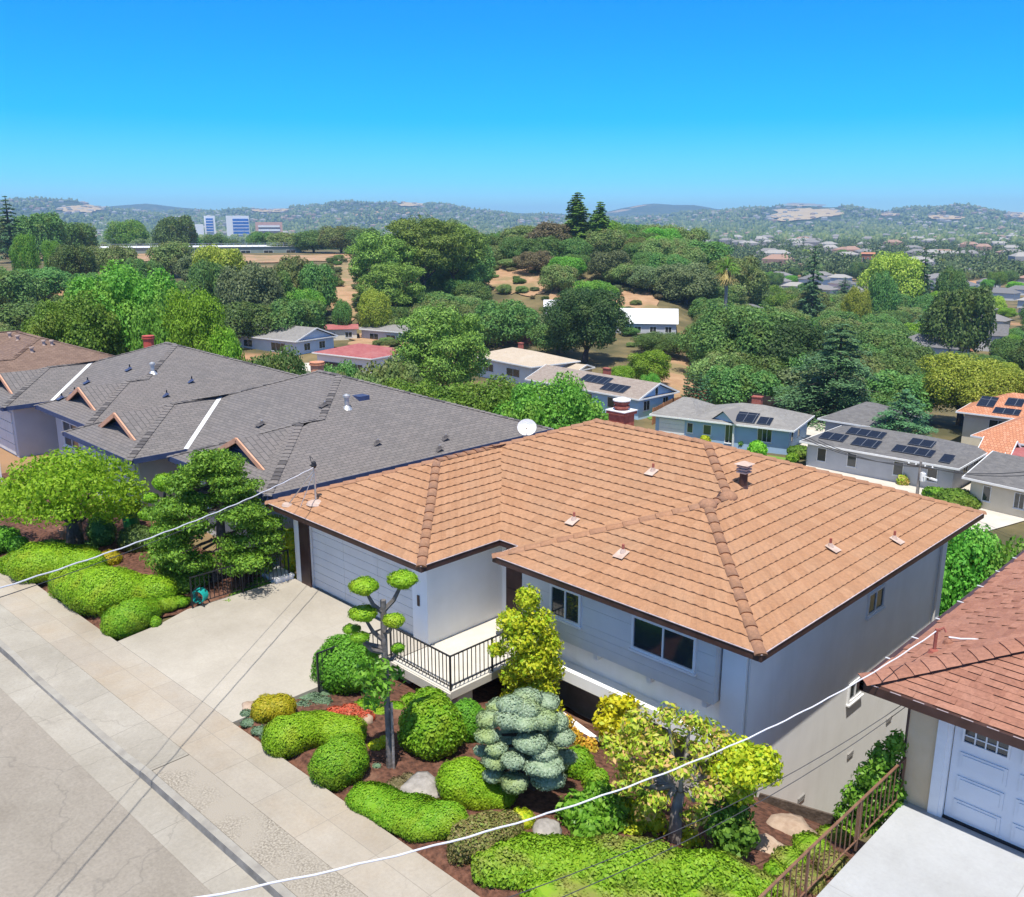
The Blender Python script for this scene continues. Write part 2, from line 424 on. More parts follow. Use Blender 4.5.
def slab(name, poly, z, mat, depth=.15):
    b = MB(); n = len(poly)
    b.add([(x, y, z) for x, y in poly], [tuple(range(n))], [[(x, y) for x, y in poly]])
    for i in range(n):
        (xa, ya), (xb, yb) = poly[i], poly[(i + 1) % n]
        L = math.hypot(xb - xa, yb - ya)
        b.quad((xa, ya, z - depth), (xb, yb, z - depth), (xb, yb, z), (xa, ya, z), uv=[(0, 0), (L, 0), (L, depth), (0, depth)])
    return tag(b.build(name, mat), kind='structure')
slab('driveway', [(-23.45, yl(8.48, -23.45)), (-17.5, yl(8.48, -17.5)), (-17.5, 12.9), (-17.3, 12.9), (-17.3, 14.12), (-24.1, 14.12), (-24.1, 10.6), (-23.7, 9.6)], .01, m_drive, 1.6)
slab('driveway', [(-5.5, yl(8.48, -5.5)), (4, yl(8.48, 4)), (4, 16.6), (-5.5, 16.6)], .01, m_white_drive, 4.5)

# mulch draped over the ground of the front gardens
def drape(name, x0, x1, y0, y1, mat, st=.35, dz=.07, keep=None):
    b = MB(); nx = int((x1 - x0) / st) + 1; ny = int((y1 - y0) / st) + 1
    for j in range(ny + 1):
        for i in range(nx + 1):
            x = x0 + (x1 - x0) * i / nx; ya = yl(y0, x) if y0 < 9 else y0; y = ya + (y1 - ya) * j / ny
            b.v.append((x, y, ground(x, y) + dz + .03 * math.sin(x * 3.1) * math.sin(y * 2.7 + x) * min(1, j)))
    for j in range(ny):
        for i in range(nx):
            a = j * (nx + 1) + i; b.f.append((a, a + 1, a + nx + 2, a + nx + 1)); b.uv.append(None)
    return tag(b.build(name, mat, smooth=True), kind='structure')
drape('garden_soil', -17.48, -5.52, 8.48, 19.5, m_soil)
drape('garden_soil', -44, -24.15, 8.48, 13.3, m_soil)

# bare earth showing between the trees of the knoll, pale grass on the far hills
m_earth = M('bare orange earth', (.30, .175, .095), (.40, .255, .15), .35, .95, .4, 4, c3=(.22, .17, .08), sc3=.10, lo3=.48, hi3=.6)
m_straw = M('dry straw grass', (.36, .26, .135), (.44, .33, .19), .02, .95)
def earth(u0, u1, v0, v1, mat=None, name='bare_earth', dz=.25, seed=1, n=11):
    b = MB(); rg = random.Random(seed); cu, cv = (u0 + u1) / 2, (v0 + v1) / 2; k = 40
    ph = [rg.uniform(0, 6.28) for _ in range(4)]
    for j in range(6):
        for i in range(k):
            a = 2 * math.pi * i / k; r = (j + .02) / 5 * (1 + .12 * math.sin(2 * a + ph[0]) + .1 * math.sin(3 * a + ph[1]) + .07 * math.sin(7 * a + ph[2]) + rg.uniform(-.16, .12) * (j / 5))
            p = gp(cu + (u1 - u0) / 2 * r * math.cos(a), cv + (v1 - v0) / 2 * r * math.sin(a)); b.v.append((p.x, p.y, p.z + dz))
    for j in range(5):
        for i in range(k):
            b.f.append((j * k + i, (j + 1) * k + i, (j + 1) * k + (i + 1) % k, j * k + (i + 1) % k)); b.uv.append(None)
    return tag(b.build(name, mat or m_earth, None, smooth=True), kind='structure')
EARTH = [(326, 362, 262, 318), (30, 350, 254, 263), (484, 548, 262, 297), (616, 656, 288, 333), (352, 420, 330, 350), (545, 566, 290, 322), (636, 702, 360, 400), (10, 60, 300, 330), (585, 612, 256, 268), (470, 560, 330, 372), (255, 340, 318, 350), (620, 690, 300, 332)]
for i, e in enumerate(EARTH[:9]): earth(*e, seed=i)
STRAW = [(768, 840, 209, 221), (782, 824, 203.5, 207), (928, 962, 216, 221), (1004, 1060, 212, 219), (56, 108, 206, 213), (252, 290, 209, 213), (880, 900, 214, 217), (398, 424, 203, 207)]
for i, e in enumerate(STRAW): earth(*e, mat=m_straw, name='straw_hillside', dz=4, seed=30 + i)
# ------------------------------------------------------------------ hip roofs of the three or four tract houses
K = .367

def roof_facets(P):
    """P: GL GR gf mf mb R bl bf ez -> list of (kind, eave coordinate, tmax, s0(t), s1(t))"""
    GL, GR, gf, mf, mb, Rx, bl, bf = [P[k] for k in ('GL', 'GR', 'gf', 'mf', 'mb', 'R', 'bl', 'bf')]
    hg = (GR - GL) / 2; hb = (Rx - bl) / 2; hm = (mb - mf) / 2
    return [
        ('-y', gf, hg, lambda t: GL + t, lambda t: GR - t),
        ('+x', GR, hg, lambda t: gf + t, lambda t: mf + t),
        ('-x', GL, hm, lambda t: (gf if t <= hg else mf) + t, lambda t: mb - t),
        ('-y', mf, hm, lambda t: GR - t if t <= hg else GL + t, lambda t: bl + t if t <= hb else Rx - t),
        ('-x', bl, hb, lambda t: bf + t, lambda t: mf + t),
        ('-y', bf, hb, lambda t: bl + t, lambda t: Rx - t),
        ('+x', Rx, hm, lambda t: (bf if t <= hb else mf) + t, lambda t: mb - t),
        ('+y', mb, hm, lambda t: GL + t, lambda t: Rx - t)]

def roof_lines(P):
    GL, GR, gf, mf, mb, Rx, bl, bf, ez = [P[k] for k in ('GL', 'GR', 'gf', 'mf', 'mb', 'R', 'bl', 'bf', 'ez')]
    hg = (GR - GL) / 2; hb = (Rx - bl) / 2; hm = (mb - mf) / 2
    z = lambda t: ez + K * t
    return [[(GL, gf, ez), (GL + hg, gf + hg, z(hg))], [(GR, gf, ez), (GR - hg, gf + hg, z(hg))],
            [(GL + hg, gf + hg, z(hg)), (GL + hg, mf + hg, z(hg))], [(GL + hg, mf + hg, z(hg)), (GL + hm, mf + hm, z(hm))],
            [(GL + hm, mf + hm, z(hm)), (Rx - hm, mf + hm, z(hm))], [(Rx, mb, ez), (Rx - hm, mf + hm, z(hm))], [(GL, mb, ez), (GL + hm, mf + hm, z(hm))],
            [(bl, bf, ez), (bl + hb, bf + hb, z(hb))], [(Rx, bf, ez), (Rx - hb, bf + hb, z(hb))],
            [(bl + hb, bf + hb, z(hb)), (bl + hb, mf + hb, z(hb))], [(bl + hb, mf + hb, z(hb)), (Rx - hm, mf + hm, z(hm))]]

def facet_point(kind, e, s, t, ez, off=0.0):
    z = ez + K * t + off
    if kind == '-y': return (s, e + t, z)
    if kind == '+y': return (s, e - t, z)
    if kind == '+x': return (e - t, s, z)
    return (e + t, s, z)

def courses(P, facets, ex, wave=None, lip=.05, amp=.016, seg=.06, over=.03, jit=0.0):
    """overlapping courses of roofing, each with a standing lower edge"""
    b = MB(); ez = P['ez']; cl = math.sqrt(1 + K * K); rr = random.Random(3)
    for kind, e, tm, f0, f1 in facets:
        n = max(1, round(tm / ex)); flip = kind in ('+x', '+y')
        flip = kind in ('+y', '-x')
        for c in range(n):
            t0, t1 = tm * c / n, tm * (c + 1) / n
            a0, a1 = f0(t0 + 1e-4), f1(t0 + 1e-4); u0, u1 = f0(t1 - 1e-4), f1(t1 - 1e-4)
            L = max(a1 - a0, u1 - u0)
            if L < .05: continue
            k = max(1, int(L / seg)) if wave else max(1, int(L / 2.0))
            base = len(b.v); dt = -over
            for i in range(k + 1):
                q = i / k; sl_ = a0 + (a1 - a0) * q; su = u0 + (u1 - u0) * q
                w = amp * math.sin(2 * math.pi * sl_ / wave) if wave else 0
                w2 = amp * math.sin(2 * math.pi * su / wave) if wave else 0
                b.v += [facet_point(kind, e, su, t1, ez, .006 + max(0, w2) * .4), facet_point(kind, e, sl_, t0 + dt, ez, lip + w),
                        facet_point(kind, e, sl_, t0 + dt, ez, lip + w - .016), facet_point(kind, e, sl_, t0 + .03, ez, -.004)]
            for i in range(k):
                p = base + i * 4; qv = base + (i + 1) * 4
                for r in range(3):
                    f = (p + r, p + r + 1, qv + r + 1, qv + r)
                    sA = a0 + (a1 - a0) * i / k; sB = a0 + (a1 - a0) * (i + 1) / k
                    y0_, y1_ = (c + .97) * ex, (c + .03) * ex
                    uv = [(sA, y0_), (sA, y1_), (sB, y1_), (sB, y0_)] if r == 0 else [(sA, y1_), (sA, y1_), (sB, y1_), (sB, y1_)]
                    if flip: f = f[::-1]; uv = uv[::-1]
                    b.f.append(f); b.uv.append(uv); b.hasuv = True
    return b

def flat_facets(P, facets, off=0.0, step=.5):
    b = MB(); ez = P['ez']
    for kind, e, tm, f0, f1 in facets:
        flip = kind in ('+y', '-x'); n = max(1, int(tm / step))
        for c in range(n):
            t0, t1 = tm * c / n, tm * (c + 1) / n
            a0, a1, u0, u1 = f0(t0 + 1e-4), f1(t0 + 1e-4), f0(t1 - 1e-4), f1(t1 - 1e-4)
            v = [facet_point(kind, e, a0, t0, ez, off), facet_point(kind, e, a1, t0, ez, off), facet_point(kind, e, u1, t1, ez, off), facet_point(kind, e, u0, t1, ez, off)]
            cl = math.sqrt(1 + K * K)
            uv = [(a0, t0 * cl), (a1, t0 * cl), (u1, t1 * cl), (u0, t1 * cl)]
            if kind in ('-y', '+x'): b.quad(*v, uv=uv)
            else: b.quad(*v[::-1], uv=uv[::-1])
    return b

def caps(lines, r=.13, step=.42, n=6, lift=.02, barrel=True):
    b = MB()
    for p, q in lines:
        p, q = Vector(p), Vector(q); L = (q - p).length; m = max(1, round(L / step)); d = (q - p).normalized()
        side = d.cross(Vector((0, 0, 1))).normalized(); up = side.cross(d)
        for i in range(m):
            a = p + d * (L * i / m - .05); c = p + d * (L * (i + 1) / m)
            vs = []
            for (o, rad, lf) in ((a, r * 1.05, lift + .028), (c, r * .95, lift)):
                for k in range(n + 1):
                    an = math.pi * k / n
                    hgt = math.sin(an) * (.62 if barrel else .18)
                    vs.append(o + side * math.cos(an) * rad * 1.15 + up * (hgt * rad + lf - .03))
            fs = [(k, k + 1, n + 2 + k, n + 1 + k) for k in range(n)] + [tuple(range(n + 1))]
            uv = [[(i * .37 + .1, i * .61 + .1)] * 4 for k in range(n)] + [[(i * .37 + .1, i * .61 + .1)] * (n + 1)]
            b.add(vs, fs, uv)
    return b

def outline(P, inset=0.0):
    GL, GR, gf, mf, mb, Rx, bl, bf = [P[k] for k in ('GL', 'GR', 'gf', 'mf', 'mb', 'R', 'bl', 'bf')]; i = inset
    return [(GL + i, gf + i), (GR - i, gf + i), (GR - i, mf + i), (bl + i, mf + i), (bl + i, bf + i), (Rx - i, bf + i), (Rx - i, mb - i), (GL + i, mb - i)]

def eave_trim(P, h=.17, w=.11, top=.02):
    """gutter running round the eaves"""
    b = MB(); o = outline(P, -.04); z1 = P['ez'] + top; z0 = z1 - h; n = len(o); oi = outline(P, .07); oi2 = outline(P, -.015)
    for i in range(n):
        a, c = o[i], o[(i + 1) % n]; ai, ci = oi[i], oi[(i + 1) % n]; aj, cj = oi2[i], oi2[(i + 1) % n]
        b.quad((*a, z0), (*c, z0), (*c, z1), (*a, z1)); b.quad((*ai, z0), (*ci, z0), (*c, z0), (*a, z0))
        b.quad((*a, z1), (*c, z1), (*cj, z1), (*aj, z1)); b.quad((*aj, z1 - .06), (*cj, z1 - .06), (*ci, z1 - .06), (*ai, z1 - .06)); b.quad((*aj, z1), (*cj, z1), (*cj, z1 - .06), (*aj, z1 - .06))
    return b
# ------------------------------------------------------------------ the house with the tiled roof
m_tile = tile_mat('concrete roof tile', [(.335, .175, .094), (.365, .195, .107), (.395, .217, .122)], .33, .32, grain=.2, stain=(.335, .20, .12), ssc=.6, offset=0)
m_cap = tile_mat('hip tile', [(.30, .158, .094), (.33, .175, .105), (.36, .185, .10), (.32, .178, .112)], .3, .3, stain=(.33, .19, .12), ssc=.8)
m_stucco = stucco('pale stucco', (.83, .825, .80), (.88, .875, .85), (.68, .665, .62))
m_dark_stucco = M('shaded dark grey', (.20, .19, .18), (.25, .24, .23), 3, .85, .2, 60)  # the recess's shade is put into this dark tone; the vents share it
m_white = M('white paint', (.72, .72, .71), (.78, .78, .77), 4, .55)
m_plain_concrete = M('plain pale concrete', (.50, .465, .40), (.56, .525, .46), 2, .85, .15, 40)
m_brown = M('brown metal', (.05, .025, .02), (.075, .04, .032), 3, .45)
m_lip = M('pale gutter highlight', (.45, .36, .36), (.55, .46, .46), 3, .5)  # edge highlight of the gutter painted as a paler tone
m_siding = M('pale siding paint', (.62, .61, .585), (.67, .66, .63), 2, .7)
m_glass = glass_mat('window glass')
m_steel = M('galvanised steel', (.5, .5, .5), (.62, .62, .62), 6, .4, metal=.7)
m_black = M('black iron', (.012, .012, .014), (.025, .025, .027), 8, .5)
m_brick = M('red brick', (.26, .07, .05), (.36, .12, .09), 7, .85, .4, 30)
m_lead = M('pale flashing', (.40, .29, .23), (.50, .39, .33), 5, .7)

def face_pt(face, pos):
    if face == '-y': return lambda s, z, o=0: (s, pos - o, z)
    if face == '+y': return lambda s, z, o=0: (s, pos + o, z)
    if face == '+x': return lambda s, z, o=0: (pos + o, s, z)
    return lambda s, z, o=0: (pos - o, s, z)

def fbox(b, f, s0, s1, z0, z1, o0, o1):
    p = [f(s, z, o) for z in (z0, z1) for o in (o0, o1) for s in (s0, s1)]
    return b.add(p, [(0, 2, 3, 1), (4, 5, 7, 6), (0, 1, 5, 4), (2, 6, 7, 3), (0, 4, 6, 2), (1, 3, 7, 5)])

def window(parent, face, pos, s0, s1, z0, z1, nx=2, nz=1, fw=.06, org=(0, 0, 0), frame=None, glass=None, sill=True, name='window'):
    f = face_pt(face, pos); b = MB()
    fbox(b, f, s0 - fw, s1 + fw, z0 - fw, z0, -.02, .045); fbox(b, f, s0 - fw, s1 + fw, z1, z1 + fw, -.02, .045)
    fbox(b, f, s0 - fw, s0, z0, z1, -.02, .045); fbox(b, f, s1, s1 + fw, z0, z1, -.02, .045)
    for i in range(1, nx):
        s = s0 + (s1 - s0) * i / nx; fbox(b, f, s - fw * .35, s + fw * .35, z0, z1, -.02, .035)
    for i in range(1, nz):
        z = z0 + (z1 - z0) * i / nz; fbox(b, f, s0, s1, z - fw * .3, z + fw * .3, -.02, .03)
    w = b.build(name, frame or m_white, parent, org=org)
    p = MB(); fbox(p, f, s0, s1, z0, z1, -.015, .008); p.build('pane', glass or m_glass, w, org=org)
    if sill:
        q = MB(); fbox(q, f, s0 - fw * 1.6, s1 + fw * 1.6, z0 - fw - .05, z0 - fw - .003, 0, .09); q.build('sill', frame or m_white, w, org=org)
    return w

H1 = dict(GL=-24.2, GR=-16.75, gf=13.5, mf=16.28, mb=28.1, R=-8.2, bl=-15.95, bf=15.3, ez=2.6)
F1 = roof_facets(H1)
house = thing('house', 'pale stucco split level house with terracotta tiled hip roof in the centre', 'house', (-16, 20, 0))
O1 = (-16, 20, 0)
roof = courses(H1, F1, .32, wave=.27, amp=.012, lip=.045, seg=.055).build('roof', m_tile, house, org=O1)
_cb = caps(roof_lines(H1), r=.115, lift=.012)
for q_ in ((-12.075, 19.175), (-12.075, 20.155)): _cb.lathe((q_[0], q_[1], 2.6 + K * 3.875), [(.27, -.1), (.23, .04), (.14, .12), (.02, .15)], 10)
_cb.build('ridge_cap', m_cap, roof, smooth=True, org=O1)
b = flat_facets(H1, F1, -.03); b.build('roof_deck', m_brown, roof, org=O1)
b = MB(); b.poly([(x, y, 2.44) for x, y in outline(H1, .0)][::-1]); b.build('soffit', m_siding, house, org=O1)
gut = eave_trim(H1).build('gutter', m_brown, house, org=O1)
# thin pale lip along the gutter, a highlight put into its colour
b = MB(); o = outline(H1, -.045)
for i in range(8): b.bar((*o[i], 2.625), (*o[(i + 1) % 8], 2.625), .022, .016)
b.build('gutter_lip', m_lip, gut, org=O1)

wall = MB()
wall.box(-23.8, -17.3, 14.34, 17.5, -8, 2.43)                         # garage
wall.box(-23.8, -22.95, 14.12, 14.339, -2, 2.43); wall.box(-17.93, -17.3, 14.12, 14.339, -2, 2.43); wall.box(-22.95, -17.93, 14.12, 14.339, 2.1, 2.43)
wall.box(-23.78, -8.86, 17.501, 27.45, -13, 2.43)                       # main block
wall.box(-15.4, -9.45, 16.2, 17.5, -.45, 2.42)                      # bay above the recess
wall.box(-9.449, -8.861, 15.95, 17.5, -6, 2.425)                      # corner pier
wall.box(-15.4, -14.9, 16.25, 17.49, -5, -.451)
wall.box(-17.299, -15.401, 16.9, 17.499, -5, 2.425)                   # entrance wall
wall = wall.build('wall', m_stucco, house, org=O1)
b = MB(); b.box(-14.899, -9.46, 15.78, 16.19, -.36, -.05); b.build('ledge', m_stucco, house, org=O1)  # added band, set forward of the wall so that it catches the sun
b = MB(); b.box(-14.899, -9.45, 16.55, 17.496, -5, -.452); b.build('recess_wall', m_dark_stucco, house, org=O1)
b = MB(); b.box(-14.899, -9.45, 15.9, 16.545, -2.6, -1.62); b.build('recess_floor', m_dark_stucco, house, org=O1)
# siding of the projecting bay
b = MB()
zz = [.75, 1.02, 1.22, 1.42, 1.9, 2.42]
for z0, z1 in zip(zz[:-1], zz[1:]):
    b.box(-15.38, -9.5, 15.75 + (z0 - .75) * .004, 16.199, z0 + .006, z1)
b.box(-15.37, -9.51, 15.765, 16.198, .75, 2.41)
sd = b.build('siding', m_siding, house, org=O1)
for x in (-15.0, -12.9, -11.29, -9.75):
    b = MB(); b.box(x - .06, x + .06, 15.8, 16.2, .58, .749); b.build('bracket', m_white, sd, org=O1)
window(house, '-y', 15.75, -14.3, -13.4, 1.4, 2.14, 2, org=O1)
window(house, '-y', 15.75, -11.7, -10.05, 1.4, 2.14, 2, org=O1)
window(house, '+x', -8.86, 22.0, 22.9, 1.08, 1.62, 2, org=O1)
window(house, '+x', -8.86, 21.35, 22.05, -1.17, -.72, 2, org=O1)
for y in (19.1, 21.83, 24.33):
    b = MB(); b.box(-8.89, -8.835, y - .17, y + .17, -3.03, -2.89)
    for i in range(3): b.bar((-8.83, y - .17, -3.0 + i * .05), (-8.83, y + .17, -3.0 + i * .05), .012)
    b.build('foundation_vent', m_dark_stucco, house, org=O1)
b = MB(); b.tube([(-8.80, 26.8, 2.45), (-8.80, 26.8, -9)], .04); b.build('downspout', m_siding, house, org=O1)
b = MB(); b.tube([(-8.82, 16.02, 2.4), (-8.82, 16.02, -2)], .02); b.build('conduit', m_siding, house, org=O1)
b = MB(); b.box(-8.88, -8.5, 16.3, 16.36, 2.2, 2.3); b.build('eave_hook', m_white, house, org=O1)
# garage door: boards with three joints
b = MB()
for k in range(8):
    z0 = .02 + k * .26
    for j in range(3):
        x0 = -22.93 + j * 1.667; b.box(x0 + .004, x0 + 1.66, 14.215 + (k % 2) * .0, 14.26, z0 + .006, z0 + .254)
b.box(-22.94, -17.94, 14.235, 14.27, .01, 2.11)
gd = b.build('garage_door', m_siding, house, org=O1)
b = MB(); b.box(-20.55, -20.35, 14.18, 14.215, .62, .68); b.build('handle', m_black, gd, org=O1)
b = MB(); b.box(-23.46, -22.98, 14.08, 14.119, 0, 2.42); b.box(-22.98, -22.9, 14.06, 14.119, 0.0, 2.42); b.build('garage_trim', m_brown, house, org=O1)
b = MB(); b.box(-17.7, -17.62, 14.09, 14.119, 1.05, 1.35); b.build('house_number_plate', m_brown, house, org=O1)
b = MB(); b.obox((-15.5, 16.0, 1.95), (.06, 0, 0), (0, .1, -.02), (0, .01, .05)); b.obox((-15.42, 15.9, 2.03), (.05, 0, 0), (0, .05, 0), (0, 0, .05)); b.build('wall_lamp', m_black, house, org=O1)
# entrance door
b = MB(); b.box(-17.1, -16.15, 16.86, 16.899, .01, 2.1); b.box(-17.0, -16.25, 16.84, 16.859, .2, .95); b.box(-17.0, -16.25, 16.84, 16.859, 1.1, 1.95)
dr = b.build('door', m_brown, house, org=O1)
b = MB(); b.lathe((-16.25, 16.83, 1.0), [(.02, -.03), (.035, 0), (.02, .03)], 8); b.build('handle', m_steel, dr, org=O1)
# landing in front of the entrance
b = MB(); b.box(-17.28, -15.0, 12.9, 16.88, -.2, 0.0); b.box(-17.4, -14.98, 12.86, 12.899, -.26, -.02)
b.box(-15.5, -15.1, 13.2, 13.7, -3, -.201); b.box(-17.2, -16.9, 13.1, 16.8, -3, -.201); b.box(-15.39, -15.0, 16.0, 16.19, -3, -.201)
b.build('landing', m_plain_concrete, house, org=O1)
# chimney
b = MB(); b.box(-18.42, -17.78, 22.95, 23.5, 3.5, 4.9); b.box(-18.48, -17.72, 22.89, 23.56, 4.9, 5.0)
ch = b.build('chimney', m_brick, roof, org=O1)
b = MB(); b.lathe((-18.1, 23.22, 5.0), [(.22, 0), (.22, .1), (.27, .1), (.27, .16), (.22, .16), (.22, .24), (.27, .24), (.27, .3), (.22, .3), (.22, .33)], 14); b.build('flue', m_brick, ch, smooth=False, org=O1)
b = MB(); b.lathe((-18.1, 23.22, 5.33), [(.30, 0), (.30, .04), (.1, .1)], 14); b.box(-18.5, -17.7, 22.87, 23.58, 5.001, 5.03); b.build('flue_cap', m_white, ch, org=O1)

def roof_z(P, x, y):
    t = max(min(x - P['GL'], P['GR'] - x, y - P['gf'], P['mb'] - y), min(x - P['GL'], P['R'] - x, y - P['mf'], P['mb'] - y), min(x - P['bl'], P['R'] - x, y - P['bf'], P['mb'] - y))
    return P['ez'] + K * t

def roof_hit(u, v, P):
    r = pixel_ray(u, v); t = 8.0
    while t < 110:
        p = Vector((0, 0, CZ)) + r * t
        if p.z <= roof_z(P, p.x, p.y) and p.z > P['ez'] - .4: break
        t += .03
    return p

def vent_pipe(parent, p, org, h=.28, r=.035, flash=m_lead, pipe=None, dirx=(0, -1)):
    b = MB(); b.tube([(p.x, p.y, p.z - .1), (p.x, p.y, p.z + h)], r, 8); o = b.build('vent_pipe', pipe or m_brick, parent, org=org)
    dx, dy = dirx; sx, sy = -dy, dx
    b = MB(); q = [p + Vector((dx * a + sx * c, dy * a + sy * c, -K * a + .085)) for a, c in ((-.08, -.15), (.24, -.15), (.24, .15), (-.08, .15))]
    b.poly(q); b.lathe((p.x, p.y, p.z + .06), [(.09, 0), (.045, .1)], 8); b.build('flashing', flash, o, org=org)
for u, v, kd, e, dr_ in ((653, 473, '-y', 16.28, (0, -1)), (574, 522, '-y', 16.28, (0, -1)), (623, 555, '-y', 15.3, (0, -1)), (830, 549, '+x', -8.2, (1, 0)), (894, 541, '+x', -8.2, (1, 0))):
    vent_pipe(roof, roof_hit(u, v, H1), O1, dirx=dr_)
p = roof_hit(743, 487, H1)
b = MB(); b.lathe((p.x, p.y, p.z), [(.17, -.1), (.11, .05), (.11, .40)], 12); rv = b.build('roof_vent', m_brown, roof, org=O1)
b = MB()
for i in range(3): b.box(p.x - .15, p.x + .15, p.y - .15, p.y + .15, p.z + .41 + i * .08, p.z + .45 + i * .08)
b.lathe((p.x, p.y, p.z + .40), [(.11, 0), (.11, .26)], 8)
b.add([(p.x - .21, p.y - .21, p.z + .65), (p.x + .21, p.y - .21, p.z + .65), (p.x + .21, p.y + .21, p.z + .65), (p.x - .21, p.y + .21, p.z + .65), (p.x, p.y, p.z + .74)], [(0, 1, 4), (1, 2, 4), (2, 3, 4), (3, 0, 4), (3, 2, 1, 0)])
b.build('louvre_hood', m_lead, rv, org=O1)
# service mast with two braces
p = roof_hit(316, 503, H1); p2 = roof_hit(288, 505, H1); p3 = roof_hit(300, 508, H1)
MT = p + Vector((0, 0, 1.12))
b = MB(); b.tube([p - Vector((0, 0, .1)), MT], .03, 8); b.tube([p2, MT - Vector((0, 0, .1))], .018); b.tube([p3, MT - Vector((0, 0, .15))], .012)
ms_ = b.build('service_mast', m_steel, house, org=O1)
b = MB(); b.lathe(MT, [(.05, -.02), (.09, .05), (.06, .16), (.02, .2)], 10); b.bar(MT + Vector((-.22, 0, .02)), MT + Vector((.12, 0, .1)), .03)
b.tube([MT + Vector((-.1, 0, .05)), MT + Vector((-.2, 0, .3)), MT + Vector((-.05, 0, .25))], .012); b.build('weatherhead', m_black, ms_, org=O1)
b = MB(); b.lathe(p + Vector((0, 0, .04)), [(.3, -.06), (.26, .0), (.06, .06)], 10); b.lathe(p2 + Vector((0, 0, .04)), [(.2, -.05), (.16, .02)], 10); b.build('flashing', m_lead, ms_, org=O1)
# ------------------------------------------------------------------ the neighbours on the street
m_shing_grey = tile_mat('grey shingles', [(.148, .136, .131), (.16, .147, .141), (.174, .159, .152), (.188, .17, .161)], .34, .15, (.085, .078, .078), .012, bump=.4, stain=(.19, .165, .155), ssc=.2)
m_shing_red = tile_mat('red brown shingles', [(.27, .12, .08), (.32, .15, .10), (.36, .175, .12)], .30, .17, stain=(.28, .14, .1), ssc=.7)
m_shing_brown = tile_mat('brown shingles', [(.16, .105, .08), (.19, .125, .095), (.22, .148, .112)], .34, .15, (.11, .07, .055), .012, bump=.4)
m_tan = M('tan stucco', (.62, .47, .29), (.68, .52, .33), 2, .9, .25, 60)
m_grey_wall = M('blue grey wall paint', (.46, .47, .49), (.51, .52, .54), 1.2, .85, .15, 40)
m_navy = M('dark blue trim', (.03, .05, .12), (.05, .07, .15), 3, .6)
m_copper = M('salmon barge board', (.55, .28, .17), (.62, .34, .22), 4, .6)
m_door_white = M('white garage door', (.66, .68, .70), (.70, .72, .74), 2, .5)
m_aluminium = M('bright aluminium', (.66, .66, .66), (.78, .78, .78), 5, .45, metal=.2)
m_terracotta = M('terracotta flue', (.48, .20, .11), (.56, .26, .15), 5, .75)
m_redpaint = M('red painted metal', (.42, .06, .04), (.5, .1, .07), 5, .6)

def tract_house(name, label, P, org, shingle, wallm, trim, chim=None, flues=(), gablets=True, flash=True):
    h = thing(name, label, 'house', org)
    F = roof_facets(P); ez = P['ez']
    rf = flat_facets(P, F).build('roof', shingle, h, org=org)
    caps(roof_lines(P), r=.12, step=.25, n=4, lift=.006, barrel=False).build('ridge_cap', shingle, rf, org=org)
    b = MB(); b.poly([(x, y, ez - .18) for x, y in outline(P)][::-1]); b.build('soffit', wallm, h, org=org)
    eave_trim(P, h=.2).build('gutter', trim, h, org=org)
    o = outline(P, .6); MB().prism(o, -14, ez - .2).build('wall', wallm, h, org=org)
    hg = (P['GR'] - P['GL']) / 2; hb = (P['R'] - P['bl']) / 2
    if flash:                                           # bright metal valley between the wing and the main slope
        a = Vector((P['GR'], P['mf'], ez)); c = Vector((P['GR'] - hg, P['mf'] + hg, ez + K * hg))
        b = MB(); w = Vector((.065, .065, 0)); up = Vector((0, 0, .035))
        b.quad(a - w + up + Vector((0, 0, 0)), a + w + up, c + w + up, c - w + up)
        b.build('valley_flashing', m_aluminium, rf, org=org)
    if gablets:                                         # little gable let into the front hips
        for x0, yf, hw in ((P['GL'] + hg, P['gf'], 1.5), (P['bl'] + hb, P['bf'], 1.5)):
            t0 = .30 * hg + .2; y0 = yf + t0; z0 = ez + K * t0; zt = z0 + .46 * hw; yb = yf + (zt - ez) / K
            b = MB(); q = .25
            b.add([(x0 - hw - q, y0 - .25, z0 - .46 * q), (x0, y0 - .25, zt), (x0, yb, zt), (x0 - hw - q, yf + (z0 - .46 * q - ez) / K, z0 - .46 * q)], [(0, 1, 2, 3)], [[(0, 0), (1.4, 0), (1.4, 1.4), (0, 1.4)]])
            b.add([(x0 + hw + q, y0 - .25, z0 - .46 * q), (x0, y0 - .25, zt), (x0, yb, zt), (x0 + hw + q, yf + (z0 - .46 * q - ez) / K, z0 - .46 * q)], [(3, 2, 1, 0)], [[(0, 0), (1.4, 0), (1.4, 1.4), (0, 1.4)]])
            g = b.build('gablet_roof', shingle, rf, org=org)
            b = MB(); b.bar((x0 - hw - q, y0 - .27, z0 - .46 * q - .05), (x0, y0 - .27, zt - .05), .06, .17); b.bar((x0 + hw + q, y0 - .27, z0 - .46 * q - .05), (x0, y0 - .27, zt - .05), .06, .17)
            b.build('barge_board', m_copper, g, org=org)
            b = MB(); b.poly([(x0 - hw, y0 + .1, z0 - .1), (x0 + hw, y0 + .1, z0 - .1), (x0, y0 + .1, zt - .1)])
            for i in range(4): b.box(x0 - hw * (.8 - i * .2), x0 + hw * (.8 - i * .2), y0 + .05, y0 + .09, z0 + .02 + i * .1, z0 + .06 + i * .1)
            b.build('gablet_vent', m_navy, g, org=org)
    return h, rf

